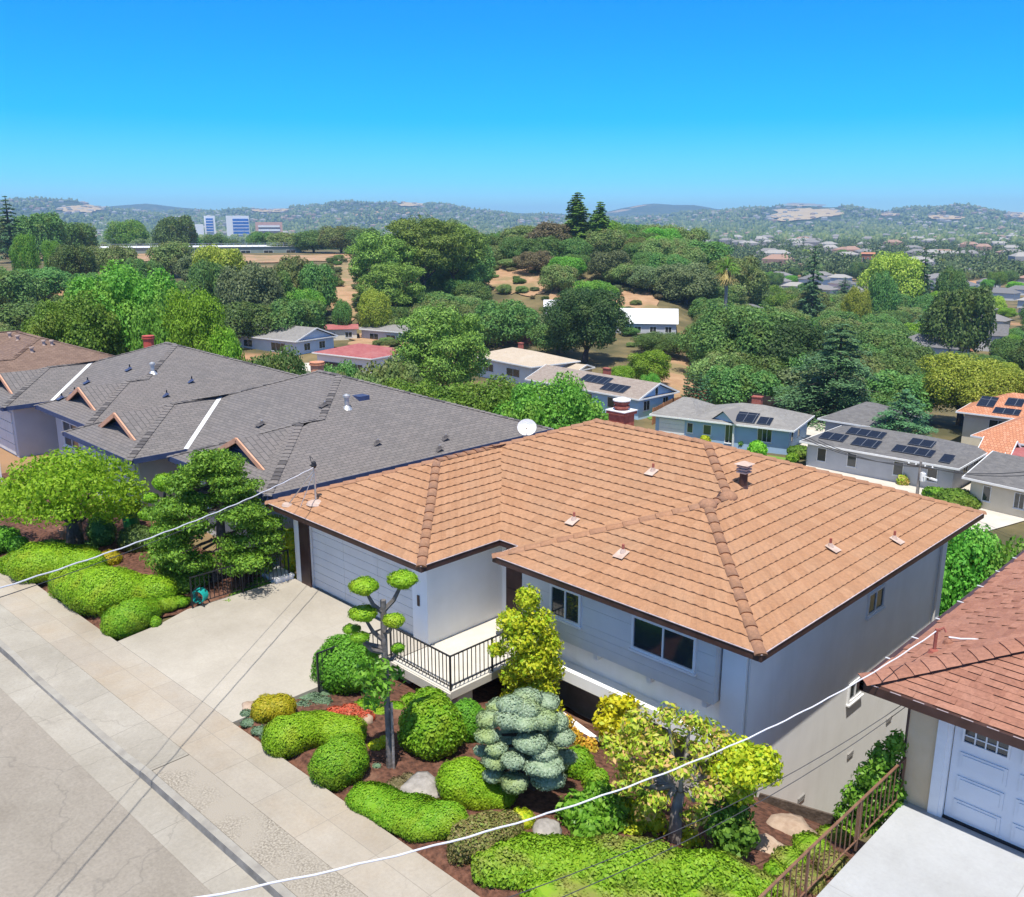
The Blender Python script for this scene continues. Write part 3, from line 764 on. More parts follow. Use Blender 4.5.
PB = dict(GL=-38.9, GR=-32.4, gf=12.6, mf=14.8, mb=27.3, R=-24.9, bl=-31.9, bf=13.9, ez=2.6)
OB = (-32, 20, 0)
hB, rB = tract_house('house', 'nearest grey shingled house left of the tiled roof, with pale blue grey walls', PB, OB, m_shing_grey, m_grey_wall, m_navy)
dx = -13.7
PC = {k: (v + dx if k in ('GL', 'GR', 'R', 'bl') else v) for k, v in PB.items()}; PC['R'] = -39.3; PC['gf'] -= .2; PC['mf'] -= .2; PC['bf'] -= .2; PC['mb'] -= .5
OC = (-46, 20, 0)
hC, rC = tract_house('house', 'second grey shingled house along the street, with dark blue fascia and red flue', PC, OC, m_shing_grey, m_grey_wall, m_navy, gablets=True)
PD = {k: (v + dx if k in ('GL', 'GR', 'R', 'bl') else v) for k, v in PC.items()}; PD['R'] = -55.8; PD['mb'] -= 4.0; PD['GL'] -= 2
OD = (-60, 20, 0)
hD, rD = tract_house('house', 'brown shingled house beyond the two grey roofs at the left edge', PD, OD, m_shing_brown, m_tan, m_brown, gablets=False, flash=False)

def flue(parent, u, v, vt, y, org, mat, capm, r=.28, name='chimney_flue'):
    """round flue whose foot and top are seen at rows v and vt, standing at depth y"""
    rr = pixel_ray(u, v); t = y / rr.y; p = Vector((0, 0, CZ)) + rr * t
    r2 = pixel_ray(u, vt); zt = CZ + r2.z * (y / r2.y)
    h = zt - p.z
    b = MB(); b.lathe((p.x, p.y, p.z - .5), [(r * 1.25, 0), (r * 1.25, .62), (r, .66), (r, h * .86 + .5)], 14); f = b.build(name, mat, parent, org=org)
    b = MB(); b.lathe((p.x, p.y, p.z + h * .86), [(r * 1.2, 0), (r * 1.2, h * .06), (r * .8, h * .06), (r * .8, h * .1), (r * 1.15, h * .1), (r * 1.15, h * .14)], 14); b.build('flue_cap', capm, f, org=org)
flue(rB, 318, 383, 362, 22.5, OB, m_terracotta, m_terracotta, .3)
flue(rC, 150, 356, 336, 22.0, OC, m_redpaint, m_redpaint, .3)
for u, v, P, org, rf, h, r, pm in ((347, 408, PB, OB, rB, .42, .17, 'hood'), (153, 373, PC, OC, rC, .4, .17, 'hood')):
    p = roof_hit(u, v, P)
    b = MB(); b.lathe(p, [(.22, -.06), (.14, .05), (.09, .1), (.09, h), (.14, h), (.14, h + .08), (.03, h + .14)], 12); b.build('roof_vent', m_steel, rf, org=org)
for u, v in ((325, 406), (378, 444), (440, 450), (446, 439), (262, 425)):
    vent_pipe(rB, roof_hit(u, v, PB), OB, h=.2, r=.03, flash=m_shing_grey, pipe=m_steel)
b = MB(); p = roof_hit(360, 397, PB); b.box(p.x - .4, p.x + .3, p.y - .25, p.y + .25, p.z - .12, p.z + .08); b.build('skylight', m_navy, rB, org=OB)
for u, v in ((130, 370), (88, 383), (62, 399), (167, 396), (75, 393), (192, 382)):
    vent_pipe(rC, roof_hit(u, v, PC), OC, flash=m_navy, pipe=m_black)
for u, v in ((32, 352), (44, 345), (52, 345), (18, 340), (10, 337)):
    p = roof_hit(u, v, PD); b = MB(); b.lathe(p, [(.15, -.1), (.09, .02), (.09, .22), (.14, .22), (.14, .3)], 10); b.build('roof_vent', m_lead, rD, org=OD)
# garage doors, windows and trim on the street fronts
for P, org, h in ((PB, OB, hB), (PC, OC, hC), (PD, OD, hD)):
    b = MB(); y = P['gf'] + .6; x0 = P['GL'] + 1.0
    for k in range(4):
        for j in range(4): b.box(x0 + j * 1.15, x0 + j * 1.15 + 1.13, y - .05, y - .001, .03 + k * .53, .53 + k * .53)
    b.build('garage_door', m_siding, h, org=org)
    window(h, '-y', P['bf'] + .6, P['bl'] + 1.6, P['bl'] + 3.4, .9, 2.0, 2, org=org)
    window(h, '-y', P['mf'] + .6, P['GR'] + .0, P['GR'] + .42, .9, 2.0, 1, org=org)
    window(h, '+x', P['R'] - .6, 20, 21.4, .9, 1.9, 2, org=org)

# the house at the right edge: red brown shingles, tan walls, white panelled garage door
ON = (0, 20, 0)
hN = thing('house', 'house at the right edge with red brown shingles, tan wall and white garage door', 'house', ON)
PN = dict(ez=2.6); gx0, gx1, gy0, gy1 = -6.25, 10.0, 15.75, 31.0; hw = (gx1 - gx0) / 2 - .0; hw = min(hw, (gy1 - gy0) / 2)
FN = [('-y', gy0, hw, lambda t: gx0 + t, lambda t: gx1 - t), ('-x', gx0, hw, lambda t: gy0 + t, lambda t: gy1 - t), ('+x', gx1, hw, lambda t: gy0 + t, lambda t: gy1 - t), ('+y', gy1, hw, lambda t: gx0 + t, lambda t: gx1 - t)]
K_main = K; K = .36
def ragged_courses(facets, ez, ex, lip=.014, tabs=.3):
    b = MB(); rr = random.Random(5)
    for kind, e, tm, f0, f1 in facets:
        n = round(tm / ex); flip = kind in ('+y', '-x'); cl = math.sqrt(1 + K * K)
        for c in range(n):
            t0, t1 = tm * c / n, tm * (c + 1) / n; s0, s1 = f0(t0), f1(t0); u0, u1 = f0(t1), f1(t1)
            s = s0; k = 0
            while s < s1 - .02:
                w = rr.choice((.16, .22, .3, .36)); e1 = min(s1, s + w); tab = rr.random() < .55
                l = lip * 2.0 if tab else lip * .5; tb = t0 - (.02 if tab else 0)
                up0 = min(max(s, u0), u1); up1 = min(max(e1, u0), u1)
                v = [facet_point(kind, e, up0, t1, ez, .002), facet_point(kind, e, s, tb, ez, l), facet_point(kind, e, e1, tb, ez, l), facet_point(kind, e, up1, t1, ez, .002)]
                uv = [(s, c * .17 + .15), (s, c * .17 + .02), (e1, c * .17 + .02), (e1, c * .17 + .15)]
                lowv = [facet_point(kind, e, s, t0 + .012, ez, -.006), facet_point(kind, e, e1, t0 + .012, ez, -.006)]
                if flip: b.quad(*v[::-1], uv=uv[::-1]); b.quad(v[1], v[2], lowv[1], lowv[0], uv=[uv[1]] * 4)
                else: b.quad(*v, uv=uv); b.quad(v[2], v[1], lowv[0], lowv[1], uv=[uv[1]] * 4)
                s = e1
    return b
rN = ragged_courses(FN, 2.6, .17).build('roof', m_shing_red, hN, org=ON)
flat_facets(PN, FN, -.03).build('roof_deck', m_brown, rN, org=ON)
zt = 2.6 + K * hw
caps([[(gx0, gy0, 2.6), (gx0 + hw, gy0 + hw, zt)], [(gx0, gy1, 2.6), (gx0 + hw, gy1 - hw, zt)], [(gx1, gy0, 2.6), (gx1 - hw, gy0 + hw, zt)]], r=.2, step=.3, n=4, lift=.04, barrel=False).build('ridge_cap', m_shing_red, rN, org=ON)
PNo = [(gx0, gy0), (gx1, gy0), (gx1, gy1), (gx0, gy1)]
b = MB(); b.box(gx0 - .06, gx1 + .06, gy0 - .1, gy0 + .02, 2.42, 2.6); b.box(gx0 - .1, gx0 + .02, gy0 - .1, gy1 + .1, 2.44, 2.6)
gN = b.build('gutter', m_brown, hN, org=ON)
for k in range(40):
    b = MB(); b.bar((gx0 + .1 + k * .42, gy0 - .09, 2.607), (gx0 + .3 + k * .42, gy0 - .09, 2.607), .012, .01); b.build('gutter_bracket', m_lip, gN, org=ON)
for k in range(9):
    b = MB(); b.bar((gx0 - .12, gy0 + 1.2 + k * 1.3, 2.607), (gx0 + .12, gy0 + 1.2 + k * 1.3, 2.607), .035, .015); b.build('gutter_bracket', m_aluminium, gN, org=ON)
b = MB(); b.poly([(gx0, gy0, 2.43), (gx0, gy1, 2.43), (gx1, gy1, 2.43), (gx1, gy0, 2.43)]); b.build('soffit', m_brown, hN, org=ON)
b = MB(); b.box(-5.6, -4.95, 16.46, 17.2, -9, 2.428); b.box(-4.95, 9, 16.46, 17.2, 2.1, 2.425); b.box(-5.598, 9, 17.2, 30, -12, 2.424); b.build('wall', m_tan, hN, org=ON)
b = MB()
for (a, c) in ((-5.06, -4.88),): b.box(a, c, 16.4, 16.459, .01, 2.4)
b.box(-4.875, 4, 16.41, 16.459, 2.1, 2.22); b.box(-4.88, -4.80, 16.42, 16.5, .01, 2.1); b.build('door_trim', m_white, hN, org=ON)
b = MB(); b.box(-4.79, 4, 16.5, 16.54, .02, 2.1)
for k in range(3):
    for j in range(8):
        x0 = -4.64 + j * 1.02; z0 = .12 + k * .5
        b.box(x0, x0 + .82, 16.478, 16.499, z0, z0 + .36); b.box(x0 + .06, x0 + .76, 16.462, 16.477, z0 + .05, z0 + .31)
gdN = b.build('garage_door', m_door_white, hN, org=ON)
for j in range(8):
    x0 = -4.6 + j * 1.02
    window(gdN, '-y', 16.499, x0, x0 + .74, 1.72, 1.98, 4, 2, fw=.035, org=ON, sill=False)
b = MB(); b.box(-4.79, 4, 16.44, 16.499, .011, .05); b.build('bottom_seal', m_black, gdN, org=ON)
def hitN(u, v):
    K_ = K; r = pixel_ray(u, v); lo, hi = 5., 60.
    for _ in range(50):
        m = (lo + hi) / 2; p = Vector((0, 0, CZ)) + r * m
        if p.z > 2.6 + K * min(p.y - gy0, p.x - gx0): lo = m
        else: hi = m
    return p
p = hitN(934, 652); MN = p + Vector((0, 0, .45))
b = MB(); b.tube([p - Vector((0, 0, .1)), p + Vector((0, 0, .5))], .035, 8); b.lathe(p, [(.13, -.05), (.09, .04), (.035, .07)], 10); b.tube([MN, MN + Vector((.1, .08, .08)), MN + Vector((.15, .08, 0))], .022)
b.build('service_mast', m_brick, hN, org=ON)
p5 = hitN(948, 643); b = MB(); b.lathe(p5, [(.11, -.05), (.08, .05), (.03, .1)], 10); b.build('roof_flashing', m_shing_red, rN, org=ON)
b = MB(); b.tube([(-5.62, 16.44, 2.4), (-5.62, 16.44, -.1)], .025); b.build('downspout', m_brown, hN, org=ON)
K = K_main
placed = []
# far houses: one of each colour, copied
FH = []
far_roof = [M('far roof %d' % i, c, rough=.85) for i, c in enumerate(((.20, .19, .185), (.30, .19, .145), (.15, .147, .15), (.30, .285, .265)))]
far_wall = [M('far wall %d' % i, c, rough=.85) for i, c in enumerate(((.55, .53, .5), (.5, .45, .38), (.58, .58, .57), (.42, .46, .5)))]
def far_house_mesh(i):
    b = MB(); b.box(-6.5, 6.5, -4.5, 4.5, -6, 3.4); w = b.build('far_house', far_wall[i]); wm = w.data; bpy.data.objects.remove(w)
    b = MB(); v = [(-7.1, -5.1, 3.35), (7.1, -5.1, 3.35), (7.1, 5.1, 3.35), (-7.1, 5.1, 3.35), (-3, 0, 5.4), (3, 0, 5.4)]
    b.add(v, [(0, 1, 5, 4), (2, 3, 4, 5), (1, 2, 5), (3, 0, 4), (3, 2, 1, 0)]); r = b.build('roof', far_roof[i]); rm = r.data; bpy.data.objects.remove(r)
    return wm, rm
FM = [far_house_mesh(i) for i in range(4)]
rg = random.Random(9); made = 0; fpl = []
tries = 0
while made < 290 and tries < 20000:
    tries += 1
    q = rg.random()
    if made < 44: a = rg.uniform(14, 31); d = rg.uniform(215, 520)
    elif made < 110: a = rg.uniform(4, 31); d = rg.uniform(480, 1100)
    else: a = rg.uniform(-32, 32); d = (1500 if a < 8 else 1050) + 2400 * rg.random()
    x, y = from_polar(d, a)
    mind = 19 if d < 600 else 26
    if any((x - p) ** 2 + (y - s) ** 2 < mind * mind for p, s, _ in fpl) or any((x - p) ** 2 + (y - s) ** 2 < (r + 6) ** 2 for p, s, r in placed): continue
    if d < 900 and a < 8 and ground(x, y) > -17: continue
    fpl.append((x, y, 8)); made += 1
    if d < 1000: placed.append((x, y, 6))
    wm, rm = FM[rg.choice((0, 0, 1, 2, 2, 3))]
    o = bpy.data.objects.new('far_house', wm); COL.objects.link(o); o.location = (x, y, ground(x, y) - .2); o.rotation_euler = (0, 0, rg.choice((0, 1.57)) + rg.uniform(-.25, .25))
    s = rg.uniform(.75, 1.05) * (1 if d < 1200 else 1.35); o.scale = (s, s, s)
    lab, grp = (('low pale house among the trees of the near plain', 'houses on the near plain') if d < 520 else ('small far house among trees on the plain', 'far houses on the plain') if d < 1900 else ('tiny pale house on the far hillside', 'houses on the far hills'))
    tag(o, lab, 'house', grp)
    r = bpy.data.objects.new('roof', rm); COL.objects.link(r); r.parent = o
# ------------------------------------------------------------------ foliage
def leaf_mesh(name, C, N, size, mat, aspect=.6, tilt=.7, seed=0, tri=False, extra=None):
    """leaves at points C facing roughly along N"""
    rg = np.random.default_rng(seed); n = len(C)
    N = N / (np.linalg.norm(N, axis=1, keepdims=True) + 1e-9) + rg.normal(0, tilt, (n, 3)) * .6
    N /= np.linalg.norm(N, axis=1, keepdims=True) + 1e-9
    A = np.cross(N, rg.normal(0, 1, (n, 3))); A /= np.linalg.norm(A, axis=1, keepdims=True) + 1e-9
    B = np.cross(N, A)
    sz = (size * rg.uniform(.65, 1.35, n) / 2)[:, None]
    if tri:
        V = np.stack([C - A * sz - B * sz * aspect, C + A * sz - B * sz * aspect, C + B * sz * aspect * 1.6], 1); k = 3
    else:
        V = np.stack([C - A * sz, C - B * sz * aspect, C + A * sz, C + B * sz * aspect], 1); k = 4
    V = V.reshape(-1, 3)
    if extra is not None: V = np.concatenate([V, extra.reshape(-1, 3)]); n += len(extra)
    me = bpy.data.meshes.new(name)
    me.vertices.add(len(V)); me.vertices.foreach_set('co', V.astype(np.float32).ravel())
    me.loops.add(n * k); me.loops.foreach_set('vertex_index', np.arange(n * k, dtype=np.int32))
    me.polygons.add(n); me.polygons.foreach_set('loop_start', np.arange(0, n * k, k, dtype=np.int32))
    me.materials.append(mat); me.update(); me.validate()
    return me

def bump(C, D, amp=.04, f=2.6, seed=0):
    ph = np.random.default_rng(seed).uniform(0, 6.28, 6)
    w = np.sin(C[:, 0] * f + ph[0]) * np.sin(C[:, 1] * f * 1.1 + ph[1]) + np.sin(C[:, 2] * f * 1.3 + C[:, 0] * f * .7 + ph[2]) + .6 * np.sin(C[:, 1] * f * 2.3 + C[:, 2] * f * 2 + ph[3])
    return C + D * (amp * w)[:, None]

def lobe_points(lobes, n, seed, shell=(.72, 1.02), low=.35, drop=True):
    """points and outward directions on a heap of ellipsoid lobes (cx,cy,cz,rx,ry,rz)"""
    rg = np.random.default_rng(seed); L = np.array(lobes, float)
    area = (L[:, 3] * L[:, 4] + L[:, 4] * L[:, 5] + L[:, 3] * L[:, 5]); pr = area / area.sum()
    C = []; D = []; got = 0
    while got < n:
        m = n * 2; k = rg.choice(len(L), m, p=pr)
        d = rg.normal(0, 1, (m, 3)); d /= np.linalg.norm(d, axis=1, keepdims=True)
        keep = (d[:, 2] > -.35) | (rg.random(m) < low)
        d = d[keep]; k = k[keep]
        r = rg.uniform(*shell, len(d))[:, None]
        p = L[k, :3] + d * L[k, 3:] * r
        if drop:
            q = ((p[:, None, :] - L[None, :, :3]) / L[None, :, 3:])
            inside = (np.sum(q * q, 2) < .52); inside[np.arange(len(p)), k] = False
            ok = ~inside.any(1); p = p[ok]; d = d[ok]
        C.append(p); D.append(d); got += len(p)
    return np.concatenate(C)[:n], np.concatenate(D)[:n]

def crown_lobes(seed, R, H, n=16, base=.28, lr=(.3, .5), flat=.8):
    """lobes for a rounded crown: R radius, H overall height"""
    rg = random.Random(seed); out = []
    cz = H * (base + 1) / 2; hz = H * (1 - base) / 2
    for i in range(n):
        a = 2.4 * i + rg.uniform(-.5, .5); zf = -0.75 + 1.55 * (i + .5) / n
        rad = R * math.sqrt(max(.05, 1 - zf * zf)) * rg.uniform(.45, .78)
        l = R * rg.uniform(*lr) * (1.0 - .25 * max(0, zf))
        out.append((rad * math.cos(a), rad * math.sin(a), cz + zf * hz * .72, l, l, l * flat))
    out.append((0, 0, cz, R * .55, R * .55, hz * .7))
    return out

def limb_mesh(name, seed, H, R, base, r0, mat, n=6):
    rg = random.Random(seed); b = MB(); z1 = H * (base + .12)
    tw = [(0, 0, -1.2), (rg.uniform(-.1, .1) * r0, 0, z1 * .5), (rg.uniform(-.6, .6) * r0, rg.uniform(-.6, .6) * r0, z1)]
    b.tube(tw, [r0 * 1.25, r0, r0 * .8], 8)
    top = Vector(tw[-1])
    for i in range(n):
        a = 2 * math.pi * i / n + rg.uniform(-.4, .4); l = R * rg.uniform(.5, .8)
        m = top + Vector((math.cos(a) * l * .5, math.sin(a) * l * .5, (H - z1) * .22)); e = top + Vector((math.cos(a) * l, math.sin(a) * l, (H - z1) * rg.uniform(.3, .65)))
        b.tube([top - Vector((0, 0, .2)), m, e], [r0 * .5, r0 * .33, r0 * .1], 5)
    b.tube([top, top + Vector((0, 0, (H - z1) * .6))], [r0 * .6, r0 * .12], 6)
    return b

m_bark = M('bark', (.06, .045, .035), (.13, .10, .08), 6, .95, .8, 14)
m_bark_grey = M('grey bark', (.17, .15, .135), (.3, .27, .25), 5, .95, .8, 12)
G = lambda *c: tuple(c)
f_oak = foliage('oak leaves', [G(.055, .129, .031), G(.108, .216, .049), G(.173, .302, .073)], patch=((.14, .19, .04), .55))
f_oak2 = foliage('olive oak leaves', [G(.104, .164, .041), G(.173, .260, .069), G(.260, .346, .108)], patch=((.20, .20, .07), .5))
f_green = foliage('fresh green leaves', [G(.068, .189, .019), G(.121, .297, .032), G(.203, .419, .054)], patch=((.22, .36, .05), .6))
f_lime = foliage('bright lime leaves', [G(.115, .270, .016), G(.189, .405, .027), G(.284, .513, .047)])
f_yellow = foliage('yellow green leaves', [G(.173, .260, .026), G(.294, .380, .038), G(.449, .502, .078)])
f_pine = foliage('pine needles', [G(.078, .164, .028), G(.147, .268, .041), G(.242, .380, .060)], .2)
f_dark = foliage('dark cedar needles', [G(.049, .122, .049), G(.087, .198, .078), G(.147, .276, .113)], .2)
f_brown = foliage('dry brownish leaves', [G(.155, .155, .060), G(.242, .216, .095), G(.329, .285, .147)])
f_grey = foliage('grey green leaves', [G(.096, .141, .051), G(.147, .198, .077), G(.211, .269, .115)])

def broad_pair(name, seed, fol, R=5, H=9, n=16, base=.2, leaves=4200, size=.62, bark=None, lr=(.3, .5), flat=.8, r0=.32, low=.35, aspect=.7):
    C, D = lobe_points(crown_lobes(seed, R, H, n, base, lr, flat), leaves, seed, (.6, 1.12), low=low)
    cm = leaf_mesh(name + ' leaves', C, D + np.array([0, 0, .35]), size, fol, aspect, .75, seed)
    tm = limb_mesh('t', seed, H, R, base, r0, None); t = tm.build('trunk', bark or m_bark); me = t.data; bpy.data.objects.remove(t)
    return cm, me, R, H

def conifer_pair(name, seed, fol, R=3, H=14, tiers=16, leaves=4500, size=.55, droop=.25, base=.08, power=.9, top=.06, bark=None, clump=7, aspect=.35):
    rg = np.random.default_rng(seed); C = []; D = []
    for i in range(tiers):
        q = (i + .3) / tiers; z = H * (base + (1 - base) * q); r = R * ((1 - q) ** power + top)
        nb = max(4, int(clump * (1 - q * .6)))
        for k in range(nb):
            a = 2 * math.pi * (k / nb) + i * 1.1 + rg.uniform(-.3, .3); rl = r * rg.uniform(.5, 1.15)
            m = int(leaves * rl / (tiers * nb * R * .55)) + 4
            u = rg.uniform(.12, 1, m) ** .7; w = rg.normal(0, .13 + .05 * R / 3, m) * rl * (1.1 - u * .6)
            x = u * rl * math.cos(a) - w * math.sin(a); y = u * rl * math.sin(a) + w * math.cos(a)
            zz = z - droop * rl * u * u + rg.normal(0, .06, m) * rl + .12 * rl * (u < .5)
            C.append(np.stack([x, y, zz], 1)); D.append(np.stack([np.full(m, math.cos(a) * .3), np.full(m, math.sin(a) * .3), np.ones(m)], 1))
    C = np.concatenate(C); D = np.concatenate(D)
    cm = leaf_mesh(name + ' needles', C, D, size, fol, aspect, .55, seed)
    b = MB(); b.tube([(0, 0, -1.2), (0, 0, H * .5), (0, 0, H * .97)], [H * .022, H * .014, H * .003], 7)
    for i in range(tiers):
        q = (i + .3) / tiers; z = H * (base + (1 - base) * q); r = R * ((1 - q) ** power + top) * .8
        for k in range(4):
            a = 2 * math.pi * k / 4 + i * 1.1; b.tube([(0, 0, z), (r * math.cos(a), r * math.sin(a), z - droop * r * .5)], [H * .005, H * .001], 4, False)
    t = b.build('trunk', bark or m_bark); me = t.data; bpy.data.objects.remove(t)
    return cm, me, R, H

SPECIES = {}
def species(key, fn, *a, **k):
    cm, tm, R, H = fn(key, *a, **k)
    co = np.empty(len(cm.vertices) * 3, dtype=np.float32); cm.vertices.foreach_get('co', co); co = co.reshape(-1, 3)
    SPECIES[key] = (cm, tm, float(np.percentile(np.hypot(co[:, 0], co[:, 1]), 96)), float(np.percentile(co[:, 2], 99.7)))
for i in range(3):
    species('oak%d' % i, broad_pair, 11 + i, f_oak, 5, 7.6, 20, .06, 13000, .36)
    species('olive%d' % i, broad_pair, 31 + i, f_oak2, 5, 7.2, 20, .06, 13000, .34)
for i in range(2):
    species('green%d' % i, broad_pair, 51 + i, f_green, 5, 9, 24, .1, 16000, .31)
    species('lime%d' % i, broad_pair, 61 + i, f_lime, 4, 9, 22, .08, 15000, .27)
    species('yellow%d' % i, broad_pair, 71 + i, f_yellow, 5, 8.5, 24, .1, 15000, .31)
    species('pine%d' % i, broad_pair, 81 + i, f_pine, 5, 11, 26, .12, 16000, .36, lr=(.22, .36), flat=.6, low=.2, aspect=.35)
    species('cedar%d' % i, conifer_pair, 91 + i, f_dark, 6, 15, 17, 20000, .38, .22, power=.8)
    species('fir%d' % i, conifer_pair, 95 + i, f_dark, 3.2, 15, 16, 9000, .42, .15)
species('brown0', broad_pair, 101, f_brown, 5, 9, 18, .12, 9000, .36)
species('grey0', broad_pair, 102, f_grey, 5, 7.5, 18, .06, 12000, .36)
species('redwood0', conifer_pair, 103, f_pine, 3.2, 17, 26, 26000, .42, .1, power=.62, top=.1, clump=10, aspect=.6)
species('bigoak0', broad_pair, 121, f_oak, 5, 8.5, 36, .05, 36000, .2, lr=(.2, .38))
species('bigoak1', broad_pair, 122, f_oak, 5, 8.0, 32, .05, 32000, .21, lr=(.22, .4))
species('bigpine0', broad_pair, 123, f_pine, 5, 11, 36, .12, 26000, .26, lr=(.16, .3), flat=.55, low=.2, aspect=.4)
species('bigyellow0', broad_pair, 124, f_yellow, 5, 8.5, 34, .08, 30000, .2, lr=(.2, .38))
f_oakdark = foliage('dark oak leaves', [G(.026, .06, .018), G(.05, .10, .026), G(.085, .15, .04)], patch=((.10, .15, .04), .6), vary=.4)
species('darkoak0', broad_pair, 131, f_oakdark, 5, 8.5, 36, .05, 36000, .2, lr=(.2, .38))
species('bigleaf0', broad_pair, 111, f_green, 5, 9, 34, .08, 34000, .2, lr=(.2, .38))
species('bigleaf1', broad_pair, 112, f_lime, 4, 10, 34, .06, 30000, .18, lr=(.2, .36))
species('cypress0', conifer_pair, 104, f_dark, 1.2, 6, 14, 5000, .2, -.3, base=.02, power=.5, top=.05)

TREE_N = 0
def tree(key, x, y, z, R, H, label, group=None, rz=None, name=None, cat='tree'):
    global TREE_N; TREE_N += 1
    cm, tm, R0, H0 = SPECIES[key]
    kind = name or {'oak': 'oak_tree', 'olive': 'oak_tree', 'pine': 'pine_tree', 'cedar': 'cedar_tree', 'fir': 'fir_tree', 'redwood': 'redwood_tree', 'cypress': 'cypress_tree'}.get(key[:-1], 'leafy_tree')
    o = thing(kind, label, cat, (x, y, z), rnd.uniform(0, 6.28) if rz is None else rz, group)
    o.scale = (R / R0, R / R0, H / H0)
    for nm, me in (('crown', cm), ('trunk', tm)):
        c = bpy.data.objects.new(nm, me); COL.objects.link(c); c.parent = o
    return o

def tree_px(key, u, vtop, d, wpx, label, group=None, zb=None, **k):
    """a tree at range d whose top stands at row vtop and whose crown is wpx wide as seen from the camera"""
    p = at_d(u, d); z = p.z if zb is None else zb
    H = max(1.5, (z_at(vtop, d) - z)); R = wpx / 930.5 * d / 2
    return tree(key, p.x, p.y, z, R * 1.0, H * 1.0, label, group, **k)
# ------------------------------------------------------------------ trees, nearest first
# behind the grey houses
T = tree_px
T('bigleaf0', 118, 262, 92, 118, 'tall broad green tree rising behind the grey and brown roofs at left')
T('bigleaf0', 62, 288, 88, 96, 'green tree in front of the tall broad one, just above the brown roof')
T('green1', 150, 300, 84, 62, 'mid green tree left of the bright lime tree, behind the red flue')
T('bigleaf1', 186, 286, 82, 64, 'bright lime green tree beside the red flue of the second grey roof')
T('lime1', 213, 325, 80, 40, 'small lime green tree right of the tall lime one, before the blue grey house')
T('bigoak1', 258, 348, 72, 100, 'dark green bushy tree behind the first terracotta flue, left of it')
T('bigoak0', 318, 362, 74, 80, 'olive green bushy tree behind the terracotta flue')
T('bigpine0', 438, 306, 100, 110, 'open dark pine standing in front of the white house')
T('olive1', 380, 360, 84, 80, 'olive bush tree at the foot of the open pine')
T('bigleaf0', 412, 384, 62, 120, 'green laurel clump directly behind the grey roof, left one', zb=-7.5)
T('bigleaf0', 478, 384, 58, 140, 'green laurel clump directly behind the grey roof, middle one', zb=-7.5)
T('bigleaf0', 552, 382, 54, 130, 'green laurel clump beside the satellite dish behind the tiled roof', zb=-7.5)
T('olive2', 345, 372, 70, 60, 'grey green bush beside the terracotta flue', zb=-8)
# right of the house, between it and the shingled neighbour
T('bigleaf0', 985, 506, 40, 150, 'dense bright green tree between the tiled house and the red brown shingled roof', zb=-11)
T('green0', 1035, 520, 40, 110, 'green tree behind the red brown shingled roof at the right edge', zb=-11)
# the valley and the foot of the knoll
T('darkoak0', 588, 288, 150, 84, 'big dark oak behind the white house with the tan roof')
T('oak1', 560, 318, 158, 60, 'dark oak left of the big one, above the red fence')
T('bigoak1', 757, 303, 140, 135, 'largest dark oak above the blue hip roofed house')
T('bigoak1', 668, 332, 158, 64, 'dark oak below the white roofed building on the slope')
T('darkoak0', 785, 315, 135, 110, 'dark oak between the largest oak and the cedar')
T('cedar0', 852, 318, 112, 128, 'large layered cedar above the grey solar roofed house')
T('cedar1', 925, 378, 98, 86, 'second smaller cedar with drooping limbs before the terracotta roofs')
T('bigyellow0', 985, 342, 125, 95, 'yellow green tree above the terracotta roofs at right')
T('bigyellow0', 1030, 352, 120, 80, 'yellow green tree cut by the right edge')
T('lime0', 655, 350, 128, 46, 'low bright green bush on the slope behind the blue gabled house')
T('lime1', 625, 366, 122, 34, 'small bright green shrub next to the blue gable')
T('green0', 657, 374, 116, 24, 'round green shrub on the bare earth behind the brown fence')
T('oak1', 500, 300, 165, 70, 'dark oak left of the palm trunk and red fence')
for k, (u, vt) in enumerate(((695, 372), (702, 370), (709, 371), (716, 374))):
    T('cypress0', u, vt, 108, 13, 'slim dark cypress in the little row behind the brown fence', 'cypresses behind the brown fence', zb=-12)
# the knoll: named trees
T('bigpine0', 420, 218, 212, 95, 'largest rounded pine on the ridge left of centre')
T('pine1', 378, 232, 205, 70, 'rounded pine at the left foot of the ridge pines')
T('pine1', 452, 222, 222, 66, 'rounded pine at the right of the ridge pines')
T('pine0', 390, 262, 192, 66, 'lower pine in front of the ridge pines')
T('redwood0', 577, 194, 262, 34, 'tall dark conifer, the higher of the two on the knoll')
T('redwood0', 600, 203, 258, 28, 'tall dark conifer, the lower of the two on the knoll')
T('brown0', 553, 222, 262, 55, 'brownish half bare tree left of the two tall conifers')
T('brown0', 535, 250, 240, 40, 'brownish tree below the half bare one on the knoll')
T('grey0', 612, 250, 232, 46, 'grey green oak on the knoll under the tall conifers')
T('grey0', 690, 268, 215, 60, 'grey green oak on the right slope of the knoll')
T('olive0', 515, 258, 250, 40, 'olive oak beside the light path on the knoll')
T('yellow1', 372, 288, 178, 34, 'yellow green shrub at the foot of the lone wooden pole')
T('oak2', 338, 298, 180, 22, 'small dark tree by the terraced yard')
T('green0', 655, 235, 260, 60, 'green oak on top of the knoll')
T('oak0', 700, 240, 262, 66, 'dark oak at the right of the knoll top')
T('olive2', 740, 255, 255, 60, 'olive oak where the knoll falls to the plain')
